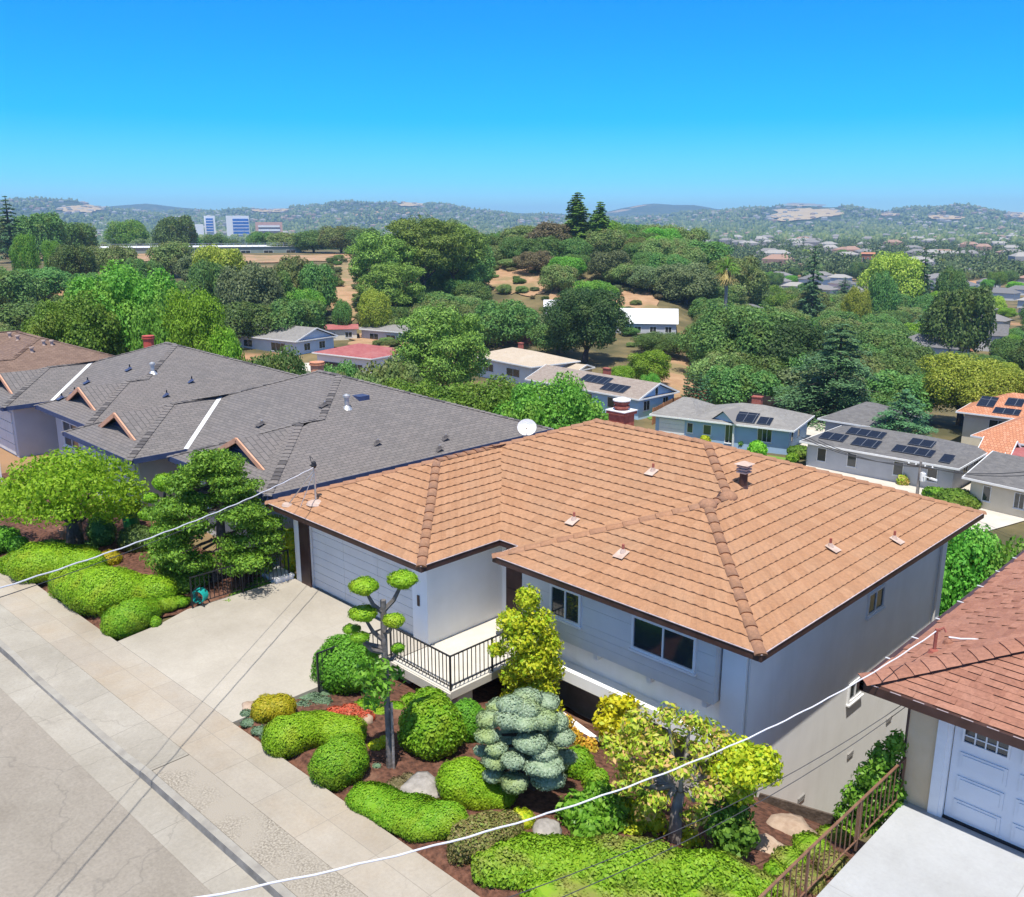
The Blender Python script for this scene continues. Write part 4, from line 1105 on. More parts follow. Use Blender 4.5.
# left: in front of the plateau
for key, u, vt, d, w, lab in (
        ('oak0', 20, 292, 170, 80, 'dark tree by the dirt track at the left edge'), ('oak1', 0, 262, 210, 60, 'dark tree above the dirt track at the left edge'),
        ('oak2', 32, 262, 225, 62, 'dark oak left of the pale pole'), ('green0', 20, 232, 240, 24, 'small light green tree against the tan plateau'),
        ('oak1', 70, 242, 250, 40, 'round tree before the left end of the long flat building'), ('green1', 47, 238, 262, 18, 'small round tree on the tan plateau'),
        ('olive0', 108, 243, 262, 46, 'olive tree before the long flat building, left of the bare bank'), ('oak0', 135, 255, 230, 36, 'dark tree before the long flat building'),
        ('olive1', 168, 240, 262, 44, 'olive tree before the middle of the long flat building'), ('grey0', 195, 252, 235, 40, 'grey green tree before the long flat building'),
        ('yellow0', 218, 244, 215, 56, 'yellow green tree before the right part of the long flat building'), ('oak2', 205, 258, 200, 46, 'dark tree under the yellow green one'),
        ('grey0', 246, 262, 190, 60, 'tall blue green tree above the blue grey house'), ('oak1', 272, 268, 196, 44, 'dark oak left of the bare earth bank'),
        ('olive2', 292, 255, 205, 50, 'olive oak at the left of the bare earth bank'), ('oak0', 312, 262, 200, 44, 'dark oak touching the bare earth bank'),
        ('oak2', 240, 298, 172, 70, 'dark tree behind the blue grey house'), ('oak1', 290, 296, 172, 60, 'dark tree behind the terraced yard'),
        ('fir0', 8, 200, 330, 30, 'tall conifer at the upper left edge'), ('oak0', 40, 214, 345, 46, 'dark trees beyond the plateau at upper left'),
        ('oak1', 72, 222, 360, 40, 'dark crown beyond the plateau next to the upper left conifer'), ('fir1', 174, 217, 500, 22, 'dark conifer before the pale towers'),
        ('olive0', 340, 226, 380, 44, 'olive tree on the plateau edge behind the pines'), ('oak2', 312, 230, 390, 40, 'dark tree on the plateau edge'),
        ('olive1', 285, 232, 400, 40, 'olive tree right of the long flat building'), ('oak0', 365, 228, 370, 36, 'dark tree on the plateau edge near the pines')):
    T(key, u, vt, d, w, lab)

# the thickets: many like trees, grouped by where they stand
def proj(p):
    cp, sp = math.cos(PITCH), math.sin(PITCH); sy, cy = math.sin(YAW), math.cos(YAW)
    q = Vector(p) - Vector((0, 0, CZ)); F = Vector((-sy, cy, 0)); U = Vector((0, 0, 1)); Rt = Vector((cy, sy, 0))
    d = q.dot(F * cp - U * sp)
    return 512 + FPX * q.dot(Rt) / d, 448.5 - FPX * q.dot(F * sp + U * cp) / d

BARE = [(a + 4, b - 4, c + 2, d - 3) for a, b, c, d in EARTH] + [(616, 682, 306, 334), (548, 562, 298, 322), (318, 352, 318, 332), (942, 990, 320, 344), (988, 1022, 316, 324)]
def thicket(n, u0, u1, d0, d1, keys, rr, hr, label, group, seed, gap=.75, bare=True, tries=60, shape=None, nm=None):
    rg = random.Random(seed); k = 0
    for _ in range(n * tries):
        if k >= n: break
        u = rg.uniform(u0, u1); d = math.sqrt(rg.uniform(d0 * d0, d1 * d1)) if shape is None else shape(rg)
        p = at_d(u, d); R = rg.uniform(*rr)
        if any((p.x - q[0]) ** 2 + (p.y - q[1]) ** 2 < (gap * (R + q[2])) ** 2 for q in placed): continue
        pu, pv = proj(p + Vector((0, 0, 1.5)))
        hw_ = R / d * 930 * .7; tv = pv - R * 1.2 / d * 930
        if bare and any(a < pu + hw_ and b > pu - hw_ and c < pv and e > tv for a, b, c, e in BARE): continue
        placed.append((p.x, p.y, R)); key = rg.choice(keys)
        tree(key, p.x, p.y, p.z, R, R * rg.uniform(*hr), label, group, name=nm); k += 1
    return k
O_ = ['oak0', 'oak1', 'oak2', 'oak0', 'oak1', 'olive0', 'olive1', 'olive2', 'grey0', 'green0']
thicket(230, 420, 905, 172, 335, O_, (3.6, 6.8), (1.0, 1.5), 'rounded oak in the thicket that covers the knoll', 'oaks of the knoll thicket', 1, .5)
thicket(60, 640, 930, 118, 185, ['oak0', 'oak1', 'oak2', 'oak0', 'olive0', 'grey0'], (3.5, 6), (1.1, 1.5), 'dark oak in the wood between the knoll and the blue houses', 'oaks between knoll and blue houses', 2, .5)
thicket(26, 330, 560, 165, 215, O_, (2.6, 4.5), (1.0, 1.4), 'oak on the lower slope below the ridge pines', 'oaks below the ridge pines', 3, .7)
thicket(30, -30, 330, 150, 225, O_, (3, 5.5), (1.2, 1.6), 'tree in the belt between the grey houses and the plateau', 'trees below the plateau', 4, .7)
thicket(60, -60, 500, 440, 640, O_ + ['fir0'], (6, 10), (1.2, 1.9), 'tree in the line beyond the tan plateau', 'trees beyond the plateau', 5, .7, False, nm='grove_tree')
PL = ['oak0', 'oak1', 'olive0', 'green0', 'green1', 'yellow0', 'lime0', 'olive1', 'fir0', 'oak2', 'grey0']
thicket(58, 740, 1060, 185, 330, PL, (2.4, 5.2), (1.1, 1.8), 'garden tree on the plain right of the knoll', 'garden trees on the plain', 6, .85, True, nm='garden_tree')
thicket(120, 640, 1070, 330, 800, PL, (2.6, 5.2), (1.1, 1.9), 'small far tree among the houses of the plain', 'far trees on the plain', 7, .9, False, nm='town_tree')
for key, u, vt, d, w, lab in (('fir1', 818, 245, 260, 34, 'dark conifer standing out of the plain right of the palm'), ('oak0', 975, 280, 215, 62, 'big dark round tree on the plain at right'),
                              ('yellow0', 900, 250, 330, 55, 'pale green tree on the plain above the terracotta house'), ('fir0', 930, 245, 330, 24, 'dark conifer right of the pale green tree on the plain'),
                              ('oak1', 890, 268, 270, 30, 'dark round tree below the pale green one on the plain'), ('yellow1', 866, 282, 250, 26, 'yellow green tree on the plain left of the dark round one'),
                              ('oak2', 960, 262, 330, 30, 'dark tree on the plain below the hills at right')):
    T(key, u, vt, d, w, lab)

thicket(150, 325, 665, 165, 330, ['oak0', 'olive0', 'olive1', 'grey0', 'brown0'], (.6, 2.1), (.7, 1.2), 'low bush dotted over the bare earth of the knoll', 'bushes on the bare earth', 12, .8, False, nm='bush')
# the palm on the knoll
def palm(u, vt, vb, d):
    p = at_d(u, d); zt = z_at(vt + 14, d)
    o = thing('palm_tree', 'tall fan palm with a skirt of dry fronds on the right of the knoll', 'palm', p)
    b = MB(); h = zt - p.z
    b.tube([(0, 0, -1), (.1, 0, h * .5), (0, 0, h)], [.5, .36, .3], 8); b.build('trunk', m_bark_grey, o)
    rg = random.Random(2)
    for nm, mat, z0, n, lo, hi, L in (('crown', f_green, h + .3, 46, -.2, 1.2, 3.3), ('dry_skirt', f_brownfrond, h - .2, 40, -1.45, -.35, 3.0)):
        b = MB()
        for i in range(n):
            a = rg.uniform(0, 6.28); e = rg.uniform(lo, hi); l = L * rg.uniform(.7, 1.1)
            d1 = Vector((math.cos(a) * math.cos(e), math.sin(a) * math.cos(e), math.sin(e))); s = Vector((-math.sin(a), math.cos(a), 0)); up = s.cross(d1)
            c = Vector((0, 0, z0)); m = c + d1 * l * .5; t = c + d1 * l * .85 - Vector((0, 0, l * .25))
            for q in (-1, -.5, 0, .5, 1):
                t2 = t + s * q * l * .38 - Vector((0, 0, abs(q) * .2))
                b.add([m - s * .07, m + s * .07, t2 + s * .06, t2 - s * .06], [(0, 1, 2, 3)])
            b.add([c - s * .04, c + s * .04, m + s * .08, m - s * .08], [(0, 1, 2, 3)])
        b.build(nm, mat, o)
f_brownfrond = foliage('dry palm fronds', [G(.34, .25, .08), G(.46, .34, .12), G(.55, .42, .18)], .3)
palm(730, 252, 312, 185)
# ------------------------------------------------------------------ the front gardens
_fol = foliage
def foliage(*a, **k): return _fol(*a, vary=.12, **k)
f_ball = foliage('box leaves', [G(.065, .21, .012), G(.11, .31, .02), G(.17, .40, .03)], .25)
f_mound = foliage('lime cushion', [G(.16, .33, .01), G(.23, .42, .015), G(.30, .48, .025)], .25, patch=((.30, .40, .02), 1.6))
f_mound2 = foliage('mid green cushion', [G(.11, .28, .01), G(.17, .36, .015), G(.24, .42, .025)], .25, patch=((.24, .36, .02), 1.8))
f_gold = foliage('golden cushion', [G(.26, .26, .008), G(.36, .32, .012), G(.46, .36, .02)], .25)
f_blue = foliage('blue spruce needles', [G(.22, .31, .19), G(.29, .38, .24), G(.37, .45, .31)], .2, patch=((.30, .38, .13), 1.1))
f_olivehedge = foliage('brown tipped hedge', [G(.16, .18, .04), G(.26, .20, .08), G(.18, .26, .04)], .2)
f_fronthedge = foliage('front hedge', [G(.15, .31, .015), G(.21, .39, .02), G(.28, .44, .03)], .25, patch=((.27, .25, .07), 1.1))
f_bright = foliage('glossy bright leaves', [G(.08, .22, .015), G(.15, .34, .025), G(.26, .46, .06)], .35, .4)
f_yel = foliage('yellow leaves', [G(.55, .55, .02), G(.72, .64, .03), G(.42, .52, .02)], .35, .45)
f_yel2 = foliage('gold and green leaves', [G(.24, .44, .02), G(.62, .60, .03), G(.40, .55, .03)], .35, .45)
f_redleaf = foliage('red tipped leaves', [G(.26, .42, .03), G(.42, .54, .04), G(.62, .36, .15), G(.32, .50, .035), G(.58, .58, .05)], .3, .5)
f_redsucc = foliage('red groundcover', [G(.50, .07, .03), G(.58, .14, .07), G(.36, .12, .06)], .2)
f_greyground = foliage('grey green groundcover', [G(.12, .19, .12), G(.17, .25, .16), G(.10, .18, .08)], .2)
f_orange = foliage('orange blossom', [G(.6, .30, .03), G(.7, .42, .05), G(.35, .35, .03)], .3)
f_juniper = foliage('juniper sprays', [G(.07, .17, .014), G(.13, .27, .022), G(.22, .37, .035)], .2)
f_streetyellow = foliage('yellow green street tree leaves', [G(.18, .34, .014), G(.26, .44, .02), G(.36, .51, .04)], .45)
m_rock = M('grey rock', (.22, .2, .18), (.36, .33, .3), 5, .9, .9, 9, c3=(.42, .36, .30), sc3=1.5)
m_rock_tan = M('tan boulder', (.30, .21, .15), (.42, .32, .24), 4, .9, .9, 7)

def px_lobe(u, v, ru, rv, sit=.7):
    """ellipsoid standing on the ground whose outline fills the given pixels"""
    r = pixel_ray(u, v); c0 = Vector((0, 0, CZ)); t = 20.0; Rz = .5
    for _ in range(6):
        lo, hi = 4.0, 70.0
        for _ in range(40):
            m = (lo + hi) / 2; p = c0 + r * m
            if p.z - ground(p.x, p.y) > Rz * sit: lo = m
            else: hi = m
        p = c0 + r * hi; dist = (p - c0).length; dl = math.asin((CZ - p.z) / dist)
        cosd = r.length; R = ru * hi / FPX; h = rv * hi / FPX
        Rz = math.sqrt(max((.35 * h) ** 2, h * h - (R * math.sin(dl)) ** 2)) / math.cos(dl)
    return (p.x, p.y, p.z, R, R, Rz)

def core_quads(lobes, k=.93, n=14, m=9):
    Q = []
    for cx, cy, cz, rx, ry, rz in lobes:
        g = lambda i, j: (cx + k * rx * math.sin(math.pi * j / m) * math.cos(2 * math.pi * i / n), cy + k * ry * math.sin(math.pi * j / m) * math.sin(2 * math.pi * i / n), cz + k * rz * math.cos(math.pi * j / m))
        for j in range(m):
            for i in range(n): Q.append([g(i, j), g(i, j + 1), g(i + 1, j + 1), g(i + 1, j)])
    return np.array(Q)

def leafy(name, lobes, fol, size, cover, seed, org, shell=(.9, 1.03), tilt=.6, aspect=.6, core=True, low=.6, maxn=60000, corek=.9):
    L = np.array(lobes); A = 4 * math.pi * (((L[:, 3] * L[:, 4]) ** 1.6 + (L[:, 3] * L[:, 5]) ** 1.6 + (L[:, 4] * L[:, 5]) ** 1.6) / 3) ** (1 / 1.6)
    n = int(min(maxn, cover * A.sum() / (size * size * aspect * .5)))
    C, D = lobe_points(lobes, n, seed, shell, low)
    C = bump(C, D, .05 * min(1, float(np.mean(L[:, 3]))), 3.2 / max(.4, float(np.mean(L[:, 3]))), seed) + np.random.default_rng(seed).normal(0, .012, C.shape)
    q = core_quads(lobes, corek) - np.array(org) if core else None
    return leaf_mesh(name, C - np.array(org), D, size, fol, aspect, tilt, seed, extra=q), None

def shrub(name, label, cat, px, fol, size=.07, cover=1.6, seed=1, group=None, lobes=None, **k):
    Ls = lobes or [px_lobe(*p) for p in px]
    x = sum(l[0] for l in Ls) / len(Ls); y = sum(l[1] for l in Ls) / len(Ls); org = (x, y, ground(x, y))
    me, core = leafy(name, Ls, fol, size, cover, seed, org, **k)
    o = bpy.data.objects.new(name, me); COL.objects.link(o); o.location = org; tag(o, label, cat, group)
    return o

SH = shrub
def run(pts, n=3):
    out = []
    for a, c in zip(pts[:-1], pts[1:]):
        for i in range(n): out.append(tuple(a[k] + (c[k] - a[k]) * i / n for k in range(4)))
    return out + [pts[-1]]
CU = dict(size=.05, cover=2.0, tilt=.45, shell=(.93, 1.04))
# garden right of the driveway
SH('ball_shrub', 'large dark green clipped ball shrub at the corner of the driveway rail', 'shrub', [(345, 667, 33, 31)], f_ball, .075, 1.9, 1)
SH('cushion_shrub', 'small golden brown cushion shrub at the driveway corner', 'shrub', run([(266, 710, 15, 14), (281, 709, 14, 14)], 2), f_gold, seed=2, **CU)
SH('cushion_hedge', 'bright green clipped double mound beside the sidewalk, next to the golden cushion', 'shrub', run([(288, 736, 24, 21), (318, 728, 22, 17), (346, 733, 20, 16)], 3), f_mound, seed=3, **CU)
SH('cushion_shrub', 'bright green clipped dome in front of the double mound by the sidewalk', 'shrub', run([(335, 765, 24, 24), (343, 761, 26, 25)], 1), f_mound2, seed=4, **CU)
SH('ball_shrub', 'large egg shaped bright green shrub right of the topiary trunk', 'shrub', [(431, 730, 32, 33), (430, 712, 24, 24)], f_mound2, .085, 1.8, 5, tilt=.9)
SH('ball_shrub', 'dark green clipped dome under the edge of the landing', 'shrub', [(466, 724, 20, 23)], f_ball, seed=6, **CU)
SH('cushion_shrub', 'wide bright green low dome left of the blue spruce', 'shrub', run([(464, 783, 26, 25), (480, 789, 26, 20), (496, 795, 20, 14)], 2), f_mound, seed=7, **CU)
SH('low_hedge', 'lime green low hedge along the sidewalk in front of the grey rock', 'hedge', run([(368, 797, 20, 14), (395, 808, 26, 17), (425, 820, 28, 20), (450, 822, 18, 18)], 3), f_mound2, seed=8, **CU)
SH('low_hedge', 'brown tipped olive hedge by the sidewalk below the blue spruce', 'hedge', run([(463, 846, 15, 20), (482, 838, 24, 22), (506, 828, 18, 16)], 3), f_olivehedge, .06, 1.8, 9, tilt=.9, shell=(.82, 1.1))
SH('low_shrub', 'small yellow green shrub at the end of the brown tipped hedge', 'shrub', [(522, 820, 13, 11)], f_yel2, .06, 1.5, 10)
SH('front_hedge', 'long wavy green hedge along the bottom of the photo', 'hedge', run([(498, 866, 26, 20), (530, 856, 34, 22), (575, 870, 40, 26), (620, 866, 36, 28), (655, 870, 30, 24)], 3) + run([(560, 892, 36, 22), (640, 898, 36, 22)], 2), f_fronthedge, .075, 1.8, 11, tilt=.9, shell=(.82, 1.1))
SH('front_hedge', 'green hedge under the red tipped tree at the bottom of the photo', 'hedge', run([(685, 874, 28, 22), (722, 876, 30, 22), (755, 886, 22, 16)], 3) + [(690, 898, 30, 18), (730, 900, 28, 16)], f_fronthedge, .075, 1.8, 12, tilt=.9, shell=(.82, 1.1))
SH('leafy_shrub', 'bright glossy green shrub right of the blue spruce, behind two rocks', 'shrub', [(578, 812, 22, 20), (600, 800, 20, 18), (590, 828, 20, 18), (612, 818, 18, 16)], f_bright, .13, 1.2, 13, shell=(.7, 1.1), tilt=1.0, core=True, corek=.75)
SH('cushion_shrub', 'fresh green mound behind the blue spruce on the right', 'shrub', [(578, 765, 17, 18), (596, 782, 14, 14)], f_mound2, .07, 1.6, 14)
SH('flowering_shrub', 'orange flowering shrub at the pale ledge below the bay', 'shrub', [(566, 724, 9, 9), (574, 738, 9, 9), (588, 746, 10, 9)], f_orange, .10, 1.3, 15, shell=(.6, 1.1), tilt=1.0, corek=.7)

def plane_pt(base, u, v, dep=0.0):
    """point seen at (u, v) in the upright plane through base that faces the lens, moved dep metres away"""
    n = Vector((base[0], base[1])).normalized(); r = pixel_ray(u, v)
    t = (base[0] * n.x + base[1] * n.y + dep) / (r.x * n.x + r.y * n.y)
    return Vector((0, 0, CZ)) + r * t, t

def vl(base, u, v, ru, rv, dep=0.0, dr=None):
    p, t = plane_pt(base, u, v, dep); R = ru * t / FPX; Z = rv * t / FPX
    return (p.x, p.y, p.z, R if dr is None else (R + dr) / 2, R if dr is None else (R + dr) / 2, Z)

# tall yellow green shrub by the landing, lime shrub before the recess
bs = (-14.0, 15.0, -1.2)
SH('yellow_shrub', 'tall yellow green shrub standing at the right end of the landing', 'shrub', None, f_yel2, .10, 1.4, 16, lobes=[vl(bs, *q) for q in ((528, 600, 13, 13), (512, 622, 15, 12, -.2), (538, 622, 16, 13), (520, 640, 18, 13, -.2), (548, 645, 14, 15), (530, 662, 20, 15, -.2), (552, 668, 12, 14), (540, 686, 18, 13), (497, 650, 9, 7), (520, 700, 18, 16), (545, 708, 16, 16), (512, 676, 12, 11))], shell=(.6, 1.18), tilt=1.0, corek=.62)
bs = (-11.9, 15.4, -1.5)
SH('yellow_shrub', 'bright lemon yellow shrub in front of the dark recess below the bay', 'shrub', None, f_yel, .13, 1.2, 17, lobes=[vl(bs, *q) for q in ((612, 706, 13, 11), (628, 704, 10, 9), (606, 722, 12, 11, -.2), (625, 722, 14, 12), (616, 740, 16, 13), (636, 738, 11, 10), (625, 758, 14, 12))], shell=(.6, 1.18), tilt=1.0, corek=.6)

# blue spruce clipped into tiers
bs = Vector((-11.3, 11.9, ground(-11.3, 11.9)))
sp = thing('spruce_topiary', 'blue grey spruce clipped into rounded tiers in the middle of the front garden', 'topiary', bs)
pads = [(527, 697, 15, 10, 0), (511, 704, 14, 10, -.3), (544, 702, 15, 10, .1), (528, 709, 13, 10, -.4), (509, 718, 15, 11, -.5), (526, 722, 14, 10, -.65), (543, 718, 14, 11, -.45), (489, 719, 12, 10, -.3), (530, 742, 16, 11, -.75), (561, 737, 14, 10, -.3), (488, 735, 12, 8, -.55), (496, 749, 10, 8, -.75), (496, 761, 12, 8, -.8), (513, 760, 12, 9, -.95), (544, 752, 13, 9, -.8), (544, 764, 20, 9, -.95), (494, 775, 11, 8, -.75), (549, 778, 16, 10, -.9), (515, 783, 13, 10, -1.0), (482, 751, 8, 7, -.3), (566, 757, 10, 8, 0), (555, 722, 12, 12, -.1), (500, 708, 13, 11, .2)]
tk = MB(); tk.tube([bs - Vector((0, 0, .3)), bs + Vector((.05, 0, 1.0)), bs + Vector((0, 0, 1.9))], [.14, .1, .04], 8)
Lp = []
for q in pads:
    l = list(vl(bs, *q)); l[5] *= .7; l[3] *= 1.06; l[4] *= 1.06; Lp.append(tuple(l))
for q in [(525, 735, 26, 18, .8), (545, 760, 24, 16, .8), (505, 760, 24, 16, .8), (525, 712, 22, 15, .6)]: Lp.append(vl(bs, *q))
for k, l in enumerate(Lp):
    me, core = leafy('foliage_pad', [l], f_blue, .055, 1.9, 40 + k, bs, low=.9)
    o = bpy.data.objects.new('foliage_pad', me); COL.objects.link(o); o.parent = sp
    c = Vector(l[:3]); tk.tube([bs + Vector((0, 0, max(.2, (c.z - bs.z) * .8))), c], [.05, .02], 5)
tk.build('trunk', m_bark, sp, org=bs)

# slim topiary tree with flat clipped pads
bs = Vector((-13.63, 10.0, ground(-13.63, 10.0)))
tp = thing('topiary_tree', 'slender bare trunked tree with flat clipped pads in front of the garage', 'topiary', bs)
w = lambda u, v, dep=0: plane_pt(bs, u, v, dep)[0]
tk = MB(); tk.tube([bs - Vector((0, 0, .3)), w(389, 735), w(386, 687), w(384, 640), w(383, 600)], [.085, .07, .062, .07, .06], 9)
padl = [(364, 586, 15, 9.5, -.1), (403, 579, 15.5, 9.5, .1), (363, 613, 14, 7.5, -.1), (394, 620, 11, 6.5, -.35), (352, 629, 9, 4.5, .1), (360, 637, 9, 4, -.3), (398, 648, 7, 5, .3), (374, 652, 8, 4, .3)]
joint = [(382, 612), (384, 610), (383, 640), (384, 632), (383, 648), (383, 652), (385, 660), (384, 664)]
for k, (q, j) in enumerate(zip(padl, joint)):
    l = list(vl(bs, *q)); l[5] *= .8; l = tuple(l); me, core = leafy('foliage_pad', [l], f_mound if k < 4 else f_mound2, .05, 1.8, 60 + k, bs, low=.9)
    o = bpy.data.objects.new('foliage_pad', me); COL.objects.link(o); o.parent = tp
    c = Vector(l[:3]); a = w(*j); m = (a + c) / 2 + Vector((0, 0, -.12)); tk.tube([a, m, c - Vector((0, 0, .05))], [.055, .045, .03], 6)
tk.build('trunk', M('dark grey bark', (.10, .09, .08), (.19, .17, .155), 6, .95, .8, 14), tp, org=bs)
L = [vl(bs, *q) for q in ((362, 676, 14, 9, -.3), (378, 690, 14, 14, -.3), (392, 676, 13, 8, .2), (382, 668, 10, 9, -.2), (372, 702, 10, 8, .1))]
me, core = leafy('lower_foliage', L, f_bright, .15, .75, 70, bs, shell=(.3, 1.2), tilt=1.0, core=False, aspect=.4); o = bpy.data.objects.new('lower_foliage', me); COL.objects.link(o); o.parent = tp
b = MB(); b.tube([bs + Vector((.12, .02, -.3)), bs + Vector((.1, .03, 1.6))], .03, 6); tag(b.build('plant_stake', m_bark_grey, None, org=bs), 'wooden stake tied beside the slender topiary trunk', 'stake')

# red tipped tree on crooked dark stems
bs = Vector((-8.4, 12.85, ground(-8.4, 12.85)))
rt = thing('red_tipped_tree', 'crooked multi stemmed tree with red tipped leaf clusters at the lower right of the garden', 'tree', bs)
w = lambda u, v, dep=0: plane_pt(bs, u, v, dep)[0]
tk = MB()
tk.tube([bs - Vector((0, 0, .3)), w(676, 815), w(680, 790)], [.15, .12, .1], 8)
cl = [(640, 722, 16, 12, .3), (668, 715, 13, 11, .2), (690, 722, 13, 11, .3), (657, 742, 15, 10, 0), (640, 750, 14, 12, -.2), (620, 756, 14, 10, -.2), (612, 742, 12, 9, .1), (682, 770, 14, 9, -.5), (660, 762, 14, 9, -.3), (705, 795, 16, 10, -.6), (720, 740, 16, 10, .3), (706, 728, 13, 9, .4), (735, 756, 16, 11, .2), (640, 775, 14, 11, -.4), (625, 785, 12, 9, -.3), (655, 800, 14, 9, -.5), (725, 785, 14, 10, -.3), (700, 750, 13, 9, 0)]
for k, q in enumerate(cl):
    l = vl(bs, *q); c = Vector(l[:3]); j = w(680 + (q[0] - 680) * .18, 790 - abs(q[0] - 680) * .15); m = (j + c) / 2 + Vector((0, 0, -.1 - .1 * (k % 2)))
    tk.tube([j, m, c], [.075, .05, .02], 6)
tk.build('trunk', m_bark_grey, rt, org=bs)
cl += [(628, 735, 12, 9, .5), (650, 735, 12, 9, .6), (675, 740, 12, 9, .5), (668, 788, 12, 9, .2), (690, 775, 12, 9, .2), (712, 768, 14, 10, .1), (630, 770, 14, 10, .3), (648, 812, 13, 9, -.2), (696, 815, 13, 9, -.2)]
me, core = leafy('crown', [vl(bs, q[0], q[1], q[2] * 1.02, q[3] * 1.0, q[4]) for q in cl], f_redleaf, .11, .95, 80, bs, shell=(.35, 1.2), tilt=1.0, core=False, aspect=.5); o = bpy.data.objects.new('crown', me); COL.objects.link(o); o.parent = rt
bs = (-7.5, 13.5, ground(-7.5, 13.5))
SH('yellow_shrub', 'dense yellow leaved bush against the white side wall, right of the red tipped tree', 'shrub', None, f_yel2, .105, 1.4, 18, lobes=[vl(bs, *q) for q in ((738, 752, 18, 12), (762, 760, 18, 13), (748, 772, 22, 13, -.2), (770, 775, 12, 9), (728, 770, 16, 12, -.2), (740, 792, 16, 11))], shell=(.6, 1.15), tilt=1.0, corek=.65)
SH('leafy_shrub', 'dark green glossy bush under the yellow one at the corner of the house', 'shrub', None, f_green, .13, 1.3, 19, lobes=[vl(bs, *q) for q in ((735, 812, 18, 14), (722, 830, 16, 14, -.2), (745, 835, 14, 14, -.2), (730, 848, 16, 12, -.3), (712, 815, 12, 12, -.1))], shell=(.6, 1.12), tilt=1.0, corek=.7)
SH('leafy_shrub', 'green shrub under the left side of the red tipped tree', 'shrub', [(640, 812, 16, 14), (655, 825, 14, 12), (632, 830, 14, 10), (690, 840, 12, 10)], f_yel2, .12, 1.1, 20, shell=(.6, 1.15), tilt=1.0, corek=.65)
SH('leafy_shrub', 'low green shrub behind the rocks left of the red tipped tree', 'shrub', [(618, 800, 12, 12), (645, 790, 14, 12)], f_green, .12, 1.1, 21, shell=(.6, 1.15), tilt=1.0, corek=.65)
# low groundcover and small plants
SH('groundcover', 'red leaved groundcover beside the driveway bed', 'groundcover', [(336, 714, 11, 8), (350, 712, 12, 9), (364, 717, 11, 8), (346, 720, 12, 7)], f_redsucc, .07, 1.5, 22, tilt=1.0)
SH('groundcover', 'blue green groundcover below the golden cushion', 'groundcover', [(250, 722, 9, 5), (260, 730, 9, 5), (246, 714, 6, 4), (268, 735, 8, 4)], f_greyground, .05, 1.4, 23, tilt=1.0)
SH('groundcover', 'grey green groundcover beside the large dark ball shrub', 'groundcover', [(305, 697, 14, 6), (318, 703, 14, 6), (322, 694, 10, 5), (300, 706, 10, 5)], f_greyground, .05, 1.3, 24, tilt=1.0)
SH('groundcover', 'green groundcover between the ball shrub and the topiary trunk', 'groundcover', [(365, 706, 14, 6), (378, 712, 10, 6), (410, 700, 10, 6), (395, 707, 10, 5)], f_mound2, .06, 1.3, 25, tilt=1.0)
SH('low_shrub', 'small tuft of yellow green grass on the mulch beside the topiary trunk', 'plant', [(376, 746, 9, 6), (384, 741, 6, 5)], f_yel2, .07, 1.0, 26, tilt=1.2)
SH('low_shrub', 'dry olive tuft next to the grey rock', 'plant', [(398, 785, 12, 8), (408, 779, 8, 6)], f_brown, .06, 1.2, 27, tilt=1.0)
SH('low_shrub', 'blue grey succulent at the foot of the topiary trunk', 'plant', [(377, 767, 5, 4)], f_greyground, .06, 1.2, 28, tilt=1.0)
SH('low_shrub', 'pale green shrub against the house wall under the landing', 'plant', [(492, 712, 8, 7)], f_yel2, .07, 1.2, 29, tilt=1.0)

def rock(u, v, ru, rv, label, mat, seed):
    x, y, z, R, _, Z = px_lobe(u, v, ru, rv, .5); rg = np.random.default_rng(seed); b = MB(); n, m = 14, 9; vs = []
    ph = rg.uniform(0, 6.28, 6)
    for j in range(m + 1):
        for i in range(n):
            th, f = math.pi * j / m, 2 * math.pi * i / n
            d = Vector((math.sin(th) * math.cos(f), math.sin(th) * math.sin(f), math.cos(th)))
            k = 1 + .16 * math.sin(3 * d.x + ph[0]) + .13 * math.sin(4 * d.y + ph[1]) + .12 * math.sin(5 * d.z + 3 * d.x + ph[2]) + .05 * math.sin(11 * d.x + 9 * d.y + ph[3])
            vs.append((d.x * R * k, d.y * R * k, d.z * max(Z, R * .45) * k))
    fs = [(j * n + i, (j + 1) * n + i, (j + 1) * n + (i + 1) % n, j * n + (i + 1) % n) for j in range(m) for i in range(n)]
    b.add(vs, fs); o = b.build('rock', mat, None, smooth=True); o.location = (x, y, ground(x, y) + Z * .4); tag(o, label, 'rock')
rock(423, 790, 20, 14, 'large grey boulder behind the lime green low hedge', m_rock, 1)
rock(546, 832, 17, 13, 'grey rock below the blue spruce', m_rock, 2)
rock(583, 840, 13, 8, 'small grey rock right of the rock below the spruce', m_rock, 3)
rock(250, 706, 9, 6, 'pale stone by the driveway behind the golden cushion', m_rock_tan, 4)
rock(555, 776, 10, 6, 'tan stone at the right foot of the blue spruce', m_rock_tan, 5)
rock(795, 832, 24, 15, 'big tan boulder at the foot of the white side wall', m_rock_tan, 6)
rock(768, 848, 16, 11, 'tan boulder left of the biggest one by the side wall', m_rock_tan, 7)
rock(366, 722, 9, 7, 'pale stone beside the red groundcover', m_rock_tan, 8)
rock(610, 800, 9, 6, 'tan stone under the lemon yellow shrub', m_rock_tan, 9)
